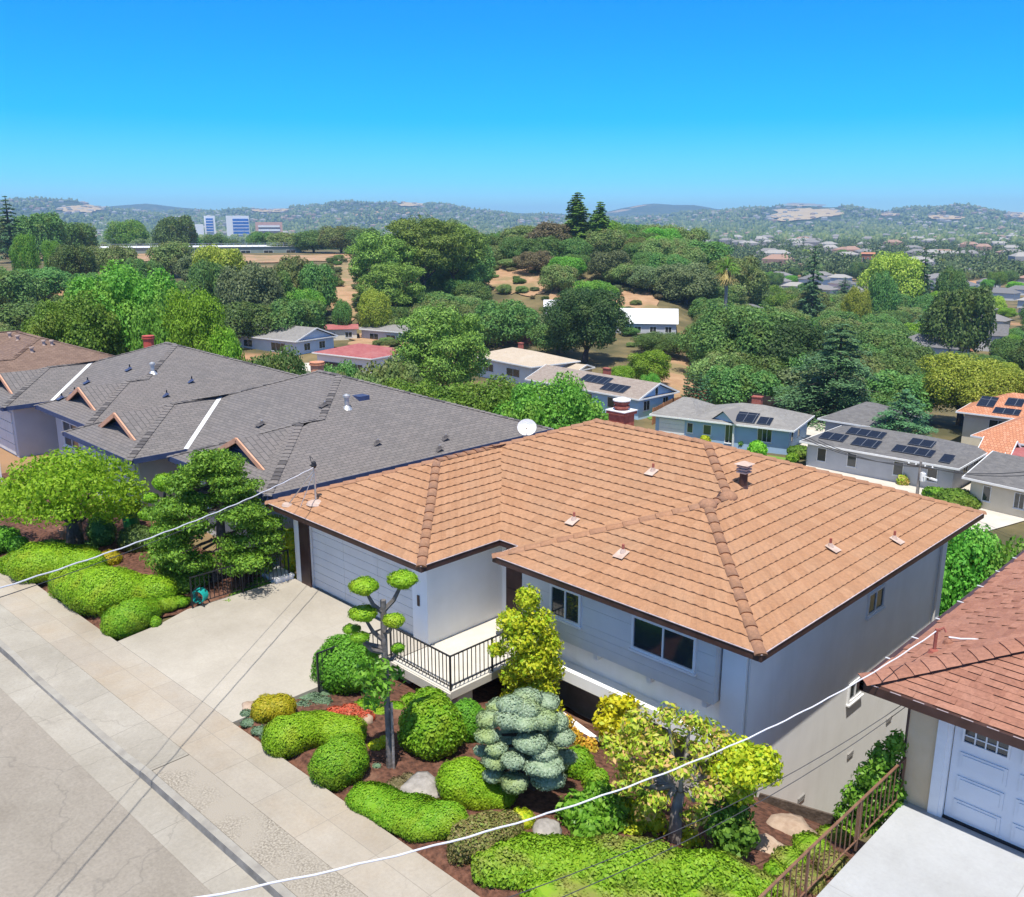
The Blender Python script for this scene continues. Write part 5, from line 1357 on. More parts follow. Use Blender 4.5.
# pale ledge before the recess and the dark retaining board
b = MB(); p = [at_z(u, v, -1.15) for u, v in ((548, 704), (610, 750), (662, 786))]
for a, c in zip(p[:-1], p[1:]): b.bar(a + Vector((0, 0, -.3)), c + Vector((0, 0, -.3)), .22, .6)
tag(b.build('garden_wall', m_white, None), 'low pale garden wall below the bay, behind the orange flowers', 'wall')
b = MB(); b.bar((-8.7, 16.6, ground(-8.7, 16.6) + .12), (-7.3, 17.6, ground(-7.3, 17.6) + .32), .05, .3); tag(b.build('retaining_board', m_bark, None), 'dark retaining board at the foot of the white side wall', 'board')

# bank on the right, along the neighbour's rail
SH('leafy_shrub', 'tall fresh green shrub against the tan corner of the right hand house', 'shrub', None, f_bright, .11, 1.3, 31, lobes=[vl((-6.6, 16.0, -1.4), *q) for q in ((896, 745, 10, 16), (884, 760, 15, 16), (872, 778, 16, 16), (888, 782, 16, 18), (858, 798, 15, 14), (876, 803, 18, 15), (893, 800, 14, 16), (846, 815, 12, 11), (866, 820, 18, 12))], shell=(.6, 1.15), tilt=1.0, corek=.65)
SH('low_hedge', 'clipped fresh green hedge running down beside the brown rail', 'hedge', [(790, 862, 18, 14), (812, 848, 20, 14), (835, 838, 18, 12), (850, 828, 14, 10)], f_fronthedge, .07, 1.6, 32)
SH('low_hedge', 'brown tipped hedge under the brown rail at the bottom right', 'hedge', [(806, 880, 20, 14), (832, 866, 18, 14), (780, 890, 18, 12)], f_olivehedge, .07, 1.6, 33)
SH('leafy_shrub', 'green shrub between the boulders and the hedge of the brown rail', 'shrub', [(775, 872, 12, 10), (760, 882, 12, 10)], f_mound2, .08, 1.4, 34)

# garden left of the driveway
SH('cushion_hedge', 'long lime green clipped mound nearest the street tree, left of the driveway', 'shrub', run([(18, 566, 18, 14), (42, 563, 30, 20), (72, 562, 26, 16), (92, 566, 14, 12)], 3), f_mound, size=.06, cover=1.9, seed=35, tilt=.45, shell=(.93, 1.04))
SH('cushion_hedge', 'highest lime green mound in the middle of the left bed', 'shrub', run([(70, 583, 20, 18), (84, 584, 28, 22), (108, 592, 34, 25), (135, 594, 26, 18), (158, 592, 20, 16)], 3), f_mound, size=.06, cover=1.9, seed=36, tilt=.45, shell=(.93, 1.04))
SH('cushion_hedge', 'lime green mound with a tapering tail at the tip of the left bed', 'shrub', run([(122, 622, 19, 17), (134, 616, 19, 17), (152, 608, 13, 9), (178, 602, 12, 7)], 3), f_mound2, size=.055, cover=1.9, seed=37, tilt=.45, shell=(.93, 1.04))
SH('cushion_shrub', 'tiny round green ball at the tip of the left bed', 'shrub', [(155, 623, 6.5, 7)], f_mound2, .05, 1.6, 38)
SH('cushion_shrub', 'small yellow green ball beside the mounds in the left bed', 'shrub', [(109, 559, 12, 9)], f_gold, .06, 1.5, 39)
SH('ball_shrub', 'dark round shrub behind the mounds of the left bed', 'shrub', [(137, 540, 18, 15)], f_oak, .09, 1.5, 40)
SH('ball_shrub', 'dark clipped shrub beside the trunk of the yellow green street tree', 'shrub', [(102, 532, 13, 20)], f_oak, .09, 1.5, 41)
SH('low_hedge', 'dark green hedge at the left edge under the yellow green tree', 'hedge', [(4, 540, 16, 14), (18, 545, 10, 10)], f_ball, .09, 1.5, 42)
SH('low_hedge', 'dark low hedge behind the long lime mound', 'hedge', [(50, 548, 22, 7), (80, 547, 18, 7)], f_oak, .09, 1.5, 43)
SH('leafy_shrub', 'dark green shrub under the big juniper beside the green bin', 'shrub', [(178, 585, 16, 12), (195, 580, 14, 10), (170, 572, 10, 9)], f_juniper, .09, 1.3, 44, tilt=1.0)
SH('leafy_shrub', 'green shrub behind the left driveway rail', 'shrub', [(245, 598, 18, 10), (262, 588, 16, 10), (228, 606, 12, 8)], f_green, .11, 1.2, 45, tilt=1.0)
SH('leafy_shrub', 'tall fresh green shrub squeezed between the grey house and the garage', 'shrub', None, f_yel2, .12, 1.3, 46, lobes=[vl((-24.3, 14.6, -.5), *q) for q in ((291, 540, 7, 12), (290, 560, 8, 13), (288, 578, 9, 12))], shell=(.6, 1.1), tilt=1.0)

bs = Vector((-31.67, 10.16, 0))
yt = thing('street_tree', 'spreading yellow green tree before the grey houses at the left edge', 'tree', bs)
w = lambda u, v, dep=0: plane_pt(bs, u, v, dep)[0]
L = [vl(bs, *q) for q in ((72, 468, 34, 20, 0), (40, 475, 28, 18, .5), (104, 475, 28, 18, .3), (18, 492, 22, 16, 0), (128, 492, 20, 15, 0), (60, 488, 32, 18, -1.6), (95, 492, 28, 17, -1.5), (30, 508, 26, 16, -1), (75, 480, 30, 18, 1.8), (110, 510, 24, 13, -.8), (8, 512, 14, 12, .5), (60, 512, 26, 13, -1.8), (0, 495, 18, 16, 1.5), (130, 508, 16, 10, .8))]
me, core = leafy('crown', L, f_streetyellow, .135, .72, 90, bs, shell=(.45, 1.12), tilt=1.0, core=False, aspect=.55, low=.45); o = bpy.data.objects.new('crown', me); COL.objects.link(o); o.parent = yt
tk = MB(); tk.tube([bs - Vector((0, 0, .3)), w(75, 532), w(74, 522)], [.34, .27, .25], 9)
for u, v, d in ((40, 478, .5), (104, 478, .2), (72, 470, 0), (22, 496, -.4), (126, 495, 0), (60, 490, -1.4), (92, 490, 1.4), (50, 500, -1.2)):
    a, c = w(74, 524), w(u, v, d); tk.tube([a, (a * .55 + c * .45) + Vector((0, 0, .15)), c], [.14, .09, .03], 6)
tk.build('trunk', m_bark, yt, org=bs)

# big juniper with layered sprays
bs = Vector((-25.7, 12.0, ground(-25.7, 12.0)))
jt = thing('juniper_tree', 'big dark green juniper with layered sprays beside the driveway rail', 'tree', bs)
rg = random.Random(4); L = []
for k in range(56):
    q = (k + .5) / 56; v = 454 + 118 * q; half = 12 + 48 * min(1, q * 1.9) - 10 * max(0, q - .75) * 4
    for s in (rg.uniform(-1, -.2), rg.uniform(.2, 1)):
        u = 214 + s * half; L.append(vl(bs, u, v, rg.uniform(10, 17), rg.uniform(3, 5.5), rg.uniform(-1.4, 1.0) * (.4 + q)))
me, core = leafy('crown', L, f_juniper, .105, .85, 91, bs, shell=(.2, 1.3), tilt=1.0, core=False, aspect=.45); o = bpy.data.objects.new('crown', me); COL.objects.link(o); o.parent = jt
tk = MB(); w = lambda u, v, dep=0: plane_pt(bs, u, v, dep)[0]
tk.tube([bs - Vector((0, 0, .4)), w(222, 560), w(220, 510), w(222, 460)], [.24, .18, .12, .04], 8)
for k in range(0, len(L), 3):
    c = Vector(L[k][:3]); a = bs + Vector((0, 0, max(.3, c.z - bs.z - .3))); tk.tube([a, (a + c) / 2, c], [.05, .035, .015], 5)
tk.build('trunk', m_bark, jt, org=bs)
# pom pom shrub against the grey wall
bs = Vector((-27.6, 12.2, ground(-27.6, 12.2)))
pp = thing('pompom_topiary', 'pom pom clipped topiary between the green bin and the juniper', 'topiary', bs)
tk = MB(); w = lambda u, v, dep=0: plane_pt(bs, u, v, dep)[0]
for k, q in enumerate(((165, 482, 12, 8.5, 0), (151, 498, 8, 5, 0), (164, 509, 9, 6.5, -.3), (149, 514, 10, 6, .1), (172, 526, 10, 6, -.2), (158, 530, 8, 5, -.2))):
    l = vl(bs, *q); me, core = leafy('foliage_pad', [l], f_mound2, .08, 1.6, 100 + k, bs, low=.9); o = bpy.data.objects.new('foliage_pad', me); COL.objects.link(o); o.parent = pp
    c = Vector(l[:3]); tk.tube([bs + Vector((0, 0, (c.z - bs.z) * .55)), c], [.05, .03], 5)
tk.tube([bs - Vector((0, 0, .3)), w(163, 520), w(165, 490)], [.09, .07, .04], 7); tk.build('trunk', m_bark, pp, org=bs)
# ------------------------------------------------------------------ houses of the valley
m_roof_grey = tile_mat('worn grey shingle', [(.20, .19, .18), (.23, .22, .21), (.26, .25, .235)], .4, .2, (.2, .19, .18), .01, stain=(.28, .27, .255), ssc=.3)
m_roof_dark = tile_mat('charcoal shingle', [(.12, .115, .115), (.145, .14, .14), (.17, .163, .16)], .4, .2, (.12, .12, .12), .01)
m_roof_tan = tile_mat('tan roofing', [(.44, .36, .27), (.48, .40, .31)], .6, .3, stain=(.5, .44, .36))
m_roof_taupe = tile_mat('taupe shingle', [(.26, .21, .18), (.30, .25, .215), (.33, .28, .24)], .4, .2, (.2, .16, .14), .01)
m_roof_clay = tile_mat('clay tile roof', [(.46, .19, .10), (.52, .235, .13), (.57, .28, .17)], .3, .35, (.3, .12, .07), .03)
m_roof_maroon = tile_mat('maroon roofing', [(.30, .085, .085), (.36, .12, .115)], .5, .3, stain=(.4, .17, .16))
m_roof_white = M('white flat roofing', (.62, .63, .64), (.72, .73, .74), .5, .6)
m_blue_wall = M('light blue wall paint', (.33, .48, .66), (.37, .52, .70), 1, .8)
m_blue_wall2 = M('sky blue wall paint', (.42, .60, .77), (.46, .64, .81), 1, .8)
m_cream = M('cream wall paint', (.62, .56, .44), (.68, .62, .5), 1, .85)
m_white_wall = M('white wall paint', (.70, .70, .68), (.76, .76, .74), 1, .8)
m_solar = tile_mat('solar cells', [(.012, .016, .03), (.018, .024, .045)], 1.0, 1.65, (.12, .13, .15), .03, rough=.15, offset=0)
m_fence_red = M('weathered red fence', (.22, .07, .05), (.32, .13, .10), 3, .9)
m_fence_brown = M('new cedar fence', (.34, .15, .07), (.44, .22, .11), 3, .9)
m_fence_dark = M('dark stained fence', (.05, .035, .028), (.08, .06, .05), 3, .9)
m_fence_cream = M('cream fence', (.58, .52, .36), (.66, .6, .44), 2, .8)

def valley_house(label, fl, fr, Wd, h, roof, wallm, roofm, rise=1.7, over=.5, z=-12, trim=None, wins=(), side=(), solar=(), chim=None, garage=None, garage_mat=None, wing=None, name='house'):
    """fl, fr: pixels of the two front corners on the ground"""
    A = at_z(fl[0], fl[1], z); Bq = at_z(fr[0], fr[1], z); d = Bq - A; d.z = 0; L = d.length; ang = math.atan2(d.y, d.x)
    o = thing(name, label, 'house', A, ang); tr = trim or m_white
    b = MB(); b.box(0, L, 0, Wd, -3, h)
    wl = b.build('wall', wallm, o)
    b = MB(); e = over; x0, x1, y0, y1 = -e, L + e, -e, Wd + e; hm = (y1 - y0) / 2; cl = math.hypot(hm, rise) / hm
    R0, R1 = (x0 + min(hm, L / 2), x1 - min(hm, L / 2)) if roof == 'hip' else (x0, x1)
    p = [(x0, y0, h), (x1, y0, h), (x1, y1, h), (x0, y1, h), (R0, y0 + hm, h + rise), (R1, y0 + hm, h + rise)]
    u_ = lambda q: (q[0], min(q[1] - y0, y1 - q[1]) * cl)
    for f in ((0, 1, 5, 4), (2, 3, 4, 5)): b.quad(*[p[i] for i in f], uv=[u_(p[i]) for i in f])
    if roof == 'hip':
        for f in ((1, 2, 5), (3, 0, 4)): b.add([p[i] for i in f], [(0, 1, 2)], [[(p[i][1], abs(p[i][0] - p[f[0]][0]) * cl) for i in f]])
    b.poly([(x0, y0, h - .01), (x0, y1, h - .01), (x1, y1, h - .01), (x1, y0, h - .01)])
    rf = b.build('roof', roofm, o)
    if roof == 'gable':
        b = MB()
        for x, fl_ in ((0, 1), (L, 0)):
            q = [(x, 0, h), (x, Wd, h), (x, Wd / 2, h + rise * Wd / (Wd + 2 * e) - .02)]; b.poly(q[::-1] if fl_ else q)
        b.build('gable_wall', wallm, o)
        b = MB()
        for x in (x0, x1):
            b.bar((x, y0, h - .05), (x, y0 + hm, h + rise - .05), .06, .2); b.bar((x, y1, h - .05), (x, y0 + hm, h + rise - .05), .06, .2)
        b.build('barge_board', tr, rf)
    b = MB(); b.box(x0, x1, y0 - .06, y0, h - .16, h + .01); b.box(x1, x1 + .06, y0 - .06, y1, h - .16, h + .01); b.box(x0 - .06, x0, y0 - .06, y1, h - .16, h + .01); b.build('fascia', tr, rf)
    for s0, s1, z0, z1, n in wins: window(o, '-y', 0, s0 * L, s1 * L, z0, z1, n)
    for s0, s1, z0, z1, n in side: window(o, '+x', L, s0 * Wd, s1 * Wd, z0, z1, n)
    if garage:
        b = MB(); g0, g1 = garage[0] * L, garage[1] * L
        for k in range(4): b.box(g0, g1, -.06, -.001, .02 + k * .53, .53 + k * .53)
        b.build('garage_door', garage_mat or m_white, o)
    sl_ = rise / hm
    for s0, s1, t0, t1 in solar:
        b = MB(); n_ = Vector((0, -sl_, 1)).normalized() * .12
        q = [Vector((s * L, y0 + t * hm, h + sl_ * t * hm)) + n_ for s, t in ((s0, t0), (s1, t0), (s1, t1), (s0, t1))]
        lo = [v - n_ * .6 for v in q]; wdt = (s1 - s0) * L; hh = (t1 - t0) * hm * cl
        b.quad(*q, uv=[(0, 0), (wdt, 0), (wdt, hh), (0, hh)])
        for i in range(4): b.quad(lo[i], lo[(i + 1) % 4], q[(i + 1) % 4], q[i])
        b.build('solar_panel', m_solar, rf)
    if chim:
        cx_, cy_, w_, hh = chim; zz = h + rise * (1 - abs(cy_ * Wd - Wd / 2) / hm)
        b = MB(); b.box(cx_ * L - w_, cx_ * L + w_, cy_ * Wd - w_ * .7, cy_ * Wd + w_ * .7, zz - .6, zz + hh); b.box(cx_ * L - w_ - .06, cx_ * L + w_ + .06, cy_ * Wd - w_ * .7 - .06, cy_ * Wd + w_ * .7 + .06, zz + hh, zz + hh + .1)
        b.build('chimney', m_brick, rf)
    return o, L, rf

VH = valley_house
hb_, Lb, rb_ = VH('blue hip roofed house with solar panels in two rows and a brick chimney', (694, 441), (788, 453), 7.6, 2.5, 'hip', m_blue_wall, m_roof_grey, 1.45, .55, wins=((.1, .18, .9, 1.9, 1), (.34, .42, .3, 2.2, 2), (.68, .82, .9, 2.2, 3)), side=((.1, .2, 1, 2, 1), (.45, .55, 1, 2, 1)), solar=((.42, .64, .1, .55), (.66, .8, .1, .42)), chim=(.52, .62, .5, .9))
VH('blue garage wing with a white door at the left of the blue hip roofed house', (655, 436), (694, 441), 7, 2.5, 'hip', m_blue_wall, m_roof_grey, 1.5, .5, garage=(.1, .75), wins=((.82, .95, .9, 1.9, 1),), name='garage')
# entrance gable in front of it
A = at_z(718, 441, -12)
o = thing('porch', 'small gabled porch on the front of the blue hip roofed house', 'porch', A)
b = MB(); b.poly([(0, -1.2, 2.6), (2.6, -1.2, 2.6), (1.3, -1.2, 3.6)]); b.build('gable_wall', m_blue_wall, o)
b = MB(); b.quad((-.3, -1.5, 2.45), (1.3, -1.5, 3.7), (1.3, 4.5, 3.7), (-.3, 4.5, 2.45)); b.quad((2.9, -1.5, 2.45), (2.9, 4.5, 2.45), (1.3, 4.5, 3.7), (1.3, -1.5, 3.7)); b.build('roof', m_roof_grey, o)
for x in (.1, 2.5):
    b = MB(); b.box(x - .08, x + .08, -1.2, -1.04, -.3, 2.6); b.build('post', m_white, o)

VH('sky blue gabled house with a taupe roof and two solar arrays', (530, 398), (638, 420), 6.8, 2.6, 'gable', m_blue_wall2, m_roof_taupe, 1.5, .45, wins=((.12, .22, 1, 2.1, 2), (.5, .6, 1, 2.1, 2), (.74, .92, .9, 2.1, 3)), side=((.14, .3, 1, 2.1, 2), (.45, .52, 2.6, 3.6, 1), (.68, .82, 1, 2.1, 2)), solar=((.42, .66, .42, .82), (.66, .86, .15, .55)), chim=(.55, .55, .45, .8))
VH('white house with a tan hip roof behind the green laurels', (478, 376), (532, 388), 7.5, 3.2, 'hip', m_white_wall, m_roof_tan, 1.3, .9, wins=((.12, .3, 1.1, 2.2, 2), (.55, .78, 1.1, 2.2, 2)), side=((.2, .38, 1.1, 2.2, 2), (.6, .75, 1.1, 2.2, 2)), chim=(.3, .7, .35, .9))
VH('grey house with four dark solar arrays and a blue right end', (806, 466), (951, 494), 8.2, 2.5, 'hip', m_grey_wall, m_roof_dark, 1.35, .55, wins=((.08, .14, .8, 2, 1), (.3, .36, .8, 2, 1), (.62, .68, .8, 2, 1), (.84, .9, .8, 2, 1)), side=((.3, .45, .9, 2, 2), (.65, .8, .9, 2, 2)), solar=((.06, .24, .22, .5), (.2, .46, .58, .84), (.3, .48, .18, .48), (.58, .84, .2, .46), (.64, .8, .55, .8), (.9, .97, .1, .4)))
VH('low dark hip roof right behind the grey solar house', (824, 442), (880, 452), 8, 2.6, 'hip', m_grey_wall, m_roof_dark, 1.6, .6, z=-12, wins=((.3, .5, .9, 2, 2),))
VH('grey low house at the right edge below the terracotta roofs', (968, 506), (1060, 528), 9, 2.5, 'gable', m_cream, m_roof_dark, 1.4, .5, wins=((.15, .23, .8, 2, 1), (.5, .6, .8, 2, 2)), trim=m_white)
VH('terracotta hip roofed house cut by the right edge', (978, 461), (1060, 476), 10, 2.6, 'hip', m_cream, m_roof_clay, 1.9, .7, wins=((.2, .35, .9, 2, 2), (.6, .75, .9, 2, 2)))
VH('terracotta roofed house with dark solar arrays at the right edge', (962, 434), (1050, 446), 10, 2.6, 'hip', m_cream, m_roof_clay, 1.8, .7, solar=((.1, .3, .3, .7), (.4, .6, .45, .75), (.32, .62, .1, .32)), wins=((.3, .5, .9, 2, 2),))
VH('small shed with an orange gabled roof below the terracotta house', (978, 478), (1002, 482), 4, 2.3, 'gable', m_cream, m_roof_clay, 1.2, .4, wins=((.3, .6, .9, 1.8, 1),), name='shed')
VH('dark red flat shed at the right edge', (1004, 484), (1040, 490), 5, 2.4, 'gable', m_fence_red, m_roof_maroon, .5, .4, wins=((.3, .6, .9, 1.8, 1),), name='shed')
VH('pale blue house with a long grey roof behind the olive bushes', (212, 347), (297, 357), 9, 2.8, 'gable', M('pale blue paint', (.52, .6, .68), (.58, .66, .73), 1, .8), m_roof_grey, 1.9, .6, wins=((.1, .2, .9, 2.1, 2), (.4, .5, .9, 2.1, 2), (.72, .88, .7, 2.1, 3)), side=((.2, .35, .9, 2.1, 2), (.6, .75, .9, 2.1, 2)), chim=(.62, .5, .5, 1.1))
VH('white house with a maroon roof and dark garage opening', (318, 374), (372, 381), 9, 3.4, 'hip', m_white_wall, m_roof_maroon, 1.2, .5, garage=(.12, .52), garage_mat=m_fence_dark, wins=((.66, .84, 1, 2.2, 2),))
VH('grey flat roofed house behind the maroon roof', (362, 343), (404, 347), 8, 2.8, 'gable', m_grey_wall, m_roof_grey, .7, .5, wins=((.2, .4, .9, 2, 2), (.6, .8, .9, 2, 2)))
VH('small grey shed between the white house and the blue gable', (556, 383), (578, 386), 3.5, 2.3, 'gable', m_tan, m_roof_tan, .6, .3, wins=((.3, .6, .9, 1.8, 1),), name='shed')
VH('grey roofed house at the left edge by the dirt track', (-30, 338), (12, 338), 8, 2.8, 'gable', m_grey_wall, m_roof_grey, 1.7, .5, wins=((.6, .8, .9, 2, 2),), side=((.3, .5, .9, 2, 2),))
p = at_d(650, 200)
def slope_house(label, u0, u1, d, vroof, depth, wallm, roofm, rise, wins, kind='gable', hgt=None, name='house', rz=None):
    """a building on the slopes: its front wall spans u0..u1 at range d, eaves at row vroof"""
    a = at_d(u0, d); c = at_d(u1, d); zt = z_at(vroof, d); zb = min(a.z, c.z); h = hgt or max(2.4, zt - zb)
    L = (c - a).xy.length; ang = math.atan2(c.y - a.y, c.x - a.x)
    o = thing(name, label, 'building', (a.x, a.y, zt - h), ang)
    b = MB(); b.box(0, L, 0, depth, -3, h); b.build('wall', wallm, o)
    b = MB(); e = .4; x0, x1, y0, y1 = -e, L + e, -e, depth + e; hm = (y1 - y0) / 2; hx = min(hm, L / 2) if kind == 'hip' else 0
    p = [(x0, y0, h), (x1, y0, h), (x1, y1, h), (x0, y1, h), (x0 + hx, y0 + hm, h + rise), (x1 - hx, y0 + hm, h + rise)]
    b.quad(p[0], p[1], p[5], p[4], uv=[(x0, 0), (x1, 0), (x1, hm), (x0, hm)]); b.quad(p[2], p[3], p[4], p[5], uv=[(x0, 0), (x1, 0), (x1, hm), (x0, hm)])
    b.add([p[1], p[2], p[5]], [(0, 1, 2)], [[(0, 0), (1, 0), (1, 1)]]); b.add([p[3], p[0], p[4]], [(0, 1, 2)], [[(0, 0), (1, 0), (1, 1)]])
    rf = b.build('roof', roofm, o)
    for i in range(wins):
        s = L * (i + .3) / wins; window(o, '-y', 0, s, s + L / wins * .4, h * .35, h * .75, 2, fw=.08, sill=False)
    return o, L, h
slope_house('long white metal roofed building among the oaks of the slope', 618, 681, 181, 322, 8, m_grey_wall, m_roof_white, 2.6, 4)
slope_house('narrow white building half hidden left of the big dark oak', 546, 560, 196, 306, 7, m_white_wall, m_roof_white, 1.2, 1)
slope_house('pink terraced hut in the yard behind the blue grey house', 318, 352, 176, 327, 6, m_cream, m_roof_maroon, .6, 2)
slope_house('salmon hip roofed house on the plain, the lower of two', 954, 988, 222, 340, 10, m_cream, m_roof_clay, 2.4, 3, 'hip')
slope_house('salmon gabled house on the plain, the upper of two', 944, 962, 240, 327, 8, m_cream, m_roof_clay, 1.8, 2)
slope_house('grey roofed house on the plain at the right edge', 985, 1022, 235, 322, 10, m_grey_wall, m_roof_dark, 2.2, 3)
slope_house('white flat building at the foot of the hills right of the palm', 770, 800, 640, 268, 20, m_white_wall, m_roof_white, .5, 5)
slope_house('brick red building on the plain under the hills', 865, 878, 620, 251, 16, m_roof_clay, m_roof_clay, .8, 3, hgt=9)
# long flat building on the plateau
o, L, h = slope_house('long low flat roofed building on the tan plateau', 86, 300, 392, 245, 22, M('grey green wall', (.20, .24, .20), (.24, .28, .24), .3, .8), m_roof_white, .35, 9, hgt=6)
b = MB()
for i in range(34): b.bar((L * i / 33, .2, h), (L * i / 33, .2, h + 1.4), .12)
b.bar((0, .2, h + 1.4), (L, .2, h + 1.4), .12); b.bar((0, .2, h + .8), (L, .2, h + .8), .1); b.build('roof_railing', m_steel, o)
# far institutions
def tower(label, u0, u1, d, vt, vb, depth, wallm, panels):
    a = Vector((*from_polar(d, azimuth(u0)), z_at(vb, d))); c = Vector((*from_polar(d, azimuth(u1)), 0)); L = (c - a).xy.length; h = z_at(vt, d) - a.z
    o = thing('tower_block', label, 'building', a, math.atan2(c.y - a.y, c.x - a.x))
    b = MB(); b.box(0, L, 0, depth, -10, h); b.build('wall', wallm, o)
    for s0, s1, z0, z1 in panels:
        b = MB(); b.box(s0 * L, s1 * L, -1.2, -.01, z0 * h, z1 * h)
        w_ = b.build('glass_front', M('blue glass front', (.02, .10, .36), (.03, .14, .45), .1, .25), o)
        b = MB()
        for k in range(5): b.box(s0 * L, s1 * L, -1.35, -1.201, z0 * h + (z1 - z0) * h * k / 5, z0 * h + (z1 - z0) * h * k / 5 + h * .03)
        b.build('glazing_bars', m_white_wall, w_)
    return o
tower('white tower block with slanting blue glass, the left of two far off', 204, 215, 1500, 216, 236, 26, m_white_wall, ((.15, .8, .25, .88),))
tower('white tower block with blue glass front, the right of two far off', 226, 249, 1520, 216, 236, 26, m_white_wall, ((.28, .97, .12, .86),))
tower('low white block left of the far towers', 184, 203, 1480, 224, 238, 30, m_white_wall, ())
tower('pinkish office block behind the plateau, right of the far towers', 255, 282, 1300, 222, 234, 30, M('pink render', (.5, .3, .24), (.56, .34, .28), .2, .8), ((.1, .9, .3, .45), (.1, .9, .6, .75)))

# ------------------------------------------------------------------ fences, lawns, hedges of the valley
def fence(label, pts, h, mat, n=None, zb=None):
    P_ = [at_z(u, v, zb) if zb is not None else gp(u, v) for u, v in pts]
    o = thing('fence', label, 'fence', P_[0]); O = P_[0]
    b = MB()
    for a, c in zip(P_[:-1], P_[1:]):
        d = c - a; k = max(2, int(d.length / .22))
        for i in range(k):
            q0 = a + d * (i / k); q1 = a + d * ((i + .9) / k); b.bar(q0 + Vector((0, 0, h / 2 + .03 * (i % 3))), q1 + Vector((0, 0, h / 2 + .03 * (i % 3))), .03, h)
    b.build('boards', mat, o, org=O)
    for a, c in zip(P_[:-1], P_[1:]):
        k = max(1, int((c - a).length / 2.6))
        for i in range(k + 1):
            q = a + (c - a) * (i / k) + Vector((0, .05, 0)); b = MB(); b.box(q.x - .06, q.x + .06, q.y, q.y + .12, q.z - .4, q.z + h + .12); b.build('post', mat, o, org=O)
    return o
fence('weathered red board fence on the slope behind the white house', [(470, 345), (500, 343), (548, 345)], 2.0, m_fence_red)
fence('new cedar board fence running up behind the blue gabled house', [(652, 425), (672, 414), (722, 400)], 1.9, m_fence_brown, zb=-12)
fence('dark stained fence behind the blue hip roofed house', [(722, 402), (775, 414), (812, 418)], 2.0, m_fence_dark, zb=-12)
fence('cream fence between the blue and the grey solar house', [(806, 462), (842, 443)], 1.4, m_fence_cream, zb=-12)
fence('red board fence in the yard right of the maroon roof', [(440, 352), (472, 346)], 1.8, m_fence_red)
def lawn(label, pts, z, seed):
    P_ = [at_z(u, v, z) for u, v in pts]; b = MB(); b.poly([p + Vector((0, 0, .05)) for p in P_]); tag(b.build('lawn', M('lawn %d' % seed, (.10, .20, .025), (.16, .27, .04), .6, .95, .4, 12), None), label, 'lawn', kind='structure')
lawn('lawn', [(640, 440), (700, 446), (785, 458), (800, 466), (740, 470), (660, 460)], -11.98, 1)
lawn('lawn', [(640, 412), (668, 408), (676, 412), (650, 420)], -11.98, 2)
def pave(pts, z, mat):
    P_ = [at_z(u, v, z) for u, v in pts]; b = MB(); b.poly([p + Vector((0, 0, .09)) for p in P_]); tag(b.build('path', mat, None), kind='structure')
m_pave = M('pale valley concrete', (.46, .42, .36), (.54, .5, .44), .8, .9)
pave([(796, 455), (812, 446), (850, 420), (815, 418), (790, 452)], -12, m_pave)
pave([(806, 466), (952, 495), (975, 482), (1030, 520), (960, 540), (800, 480)], -12, m_pave)
pave([(300, 358), (320, 345), (352, 345), (318, 376), (300, 372)], -12, m_pave)
for k, (u, v, ru, rv, f, lab) in enumerate(((728, 441, 6, 4, f_bright, 'round green shrub on the lawn of the blue hip roofed house, left one'), (742, 443, 6, 4, f_green, 'round green shrub on the lawn of the blue hip roofed house, right one'),
        (757, 449, 9, 8, f_lime, 'spiky green plant on the lawn of the blue house'), (800, 452, 12, 6, f_green, 'clipped hedge at the corner of the blue hip roofed house'), (792, 458, 6, 5, f_lime, 'small shrub by the drive of the blue house'),
        (770, 446, 4, 5, f_redleaf, 'dark red shrub by the front window of the blue house'), (705, 440, 5, 5, f_yel2, 'yellowish shrub by the porch of the blue house'),
        (902, 481, 5, 6, f_redleaf, 'dark red bush before the grey solar house'), (955, 499, 20, 8, f_green, 'bright clipped hedge at the right end of the grey solar house'), (935, 495, 12, 7, f_bright, 'bright hedge left part before the grey solar house'))):
    p = at_z(u, v + rv * .7, -12); d = p.length; R = ru * d / FPX; Z = rv * d / FPX
    me, core = leafy('valley_shrub', [(p.x, p.y, -12 + Z * .7, R, R, Z), (p.x + R * .5, p.y, -12 + Z * .5, R * .6, R * .6, Z * .7)], f, .28, 1.6, 200 + k, p, tilt=1.0)
    o = bpy.data.objects.new('valley_shrub', me); COL.objects.link(o); o.location = p; tag(o, lab, 'shrub')

# ------------------------------------------------------------------ poles and wires of the valley
def pole(label, u, vt, vb, z=None, arm=1.2, r=.14, extra=False, d=None):
    p = at_z(u, vb, z) if z is not None else (at_d(u, d) if d else gp(u, vb)); dist = math.hypot(p.x, p.y); zt = z_at(vt, dist)
    o = thing('utility_pole', label, 'utility pole', p); h = zt - p.z
    b = MB(); b.tube([(0, 0, -1), (0, 0, h)], [r, r * .7], 8); b.build('pole', m_bark_grey, o)
    if arm:
        b = MB(); b.bar((-arm, 0, h - .5), (arm, 0, h - .5), .12); b.build('crossarm', m_bark, o)
        for x in (-arm * .9, -arm * .35, arm * .35, arm * .9):
            b = MB(); b.lathe((x, 0, h - .42), [(.05, 0), (.08, .06), (.05, .14)], 8); b.build('insulator', m_white, o)
    if extra:
        b = MB(); b.lathe((.3, 0, h - 1.7), [(.22, 0), (.24, .05), (.24, .7), (.1, .8)], 12); b.build('transformer', m_white, o)
        b = MB(); b.tube([(0, 0, h * .55), (.6, -.3, h * .62), (1.2, -.6, h * .62)], .04); b.obox((1.4, -.7, h * .62), (.3, -.15, 0), (.06, .12, 0), (0, 0, .06)); b.build('street_lamp_arm', m_white, o)
    return Vector((p.x, p.y, zt - .4))
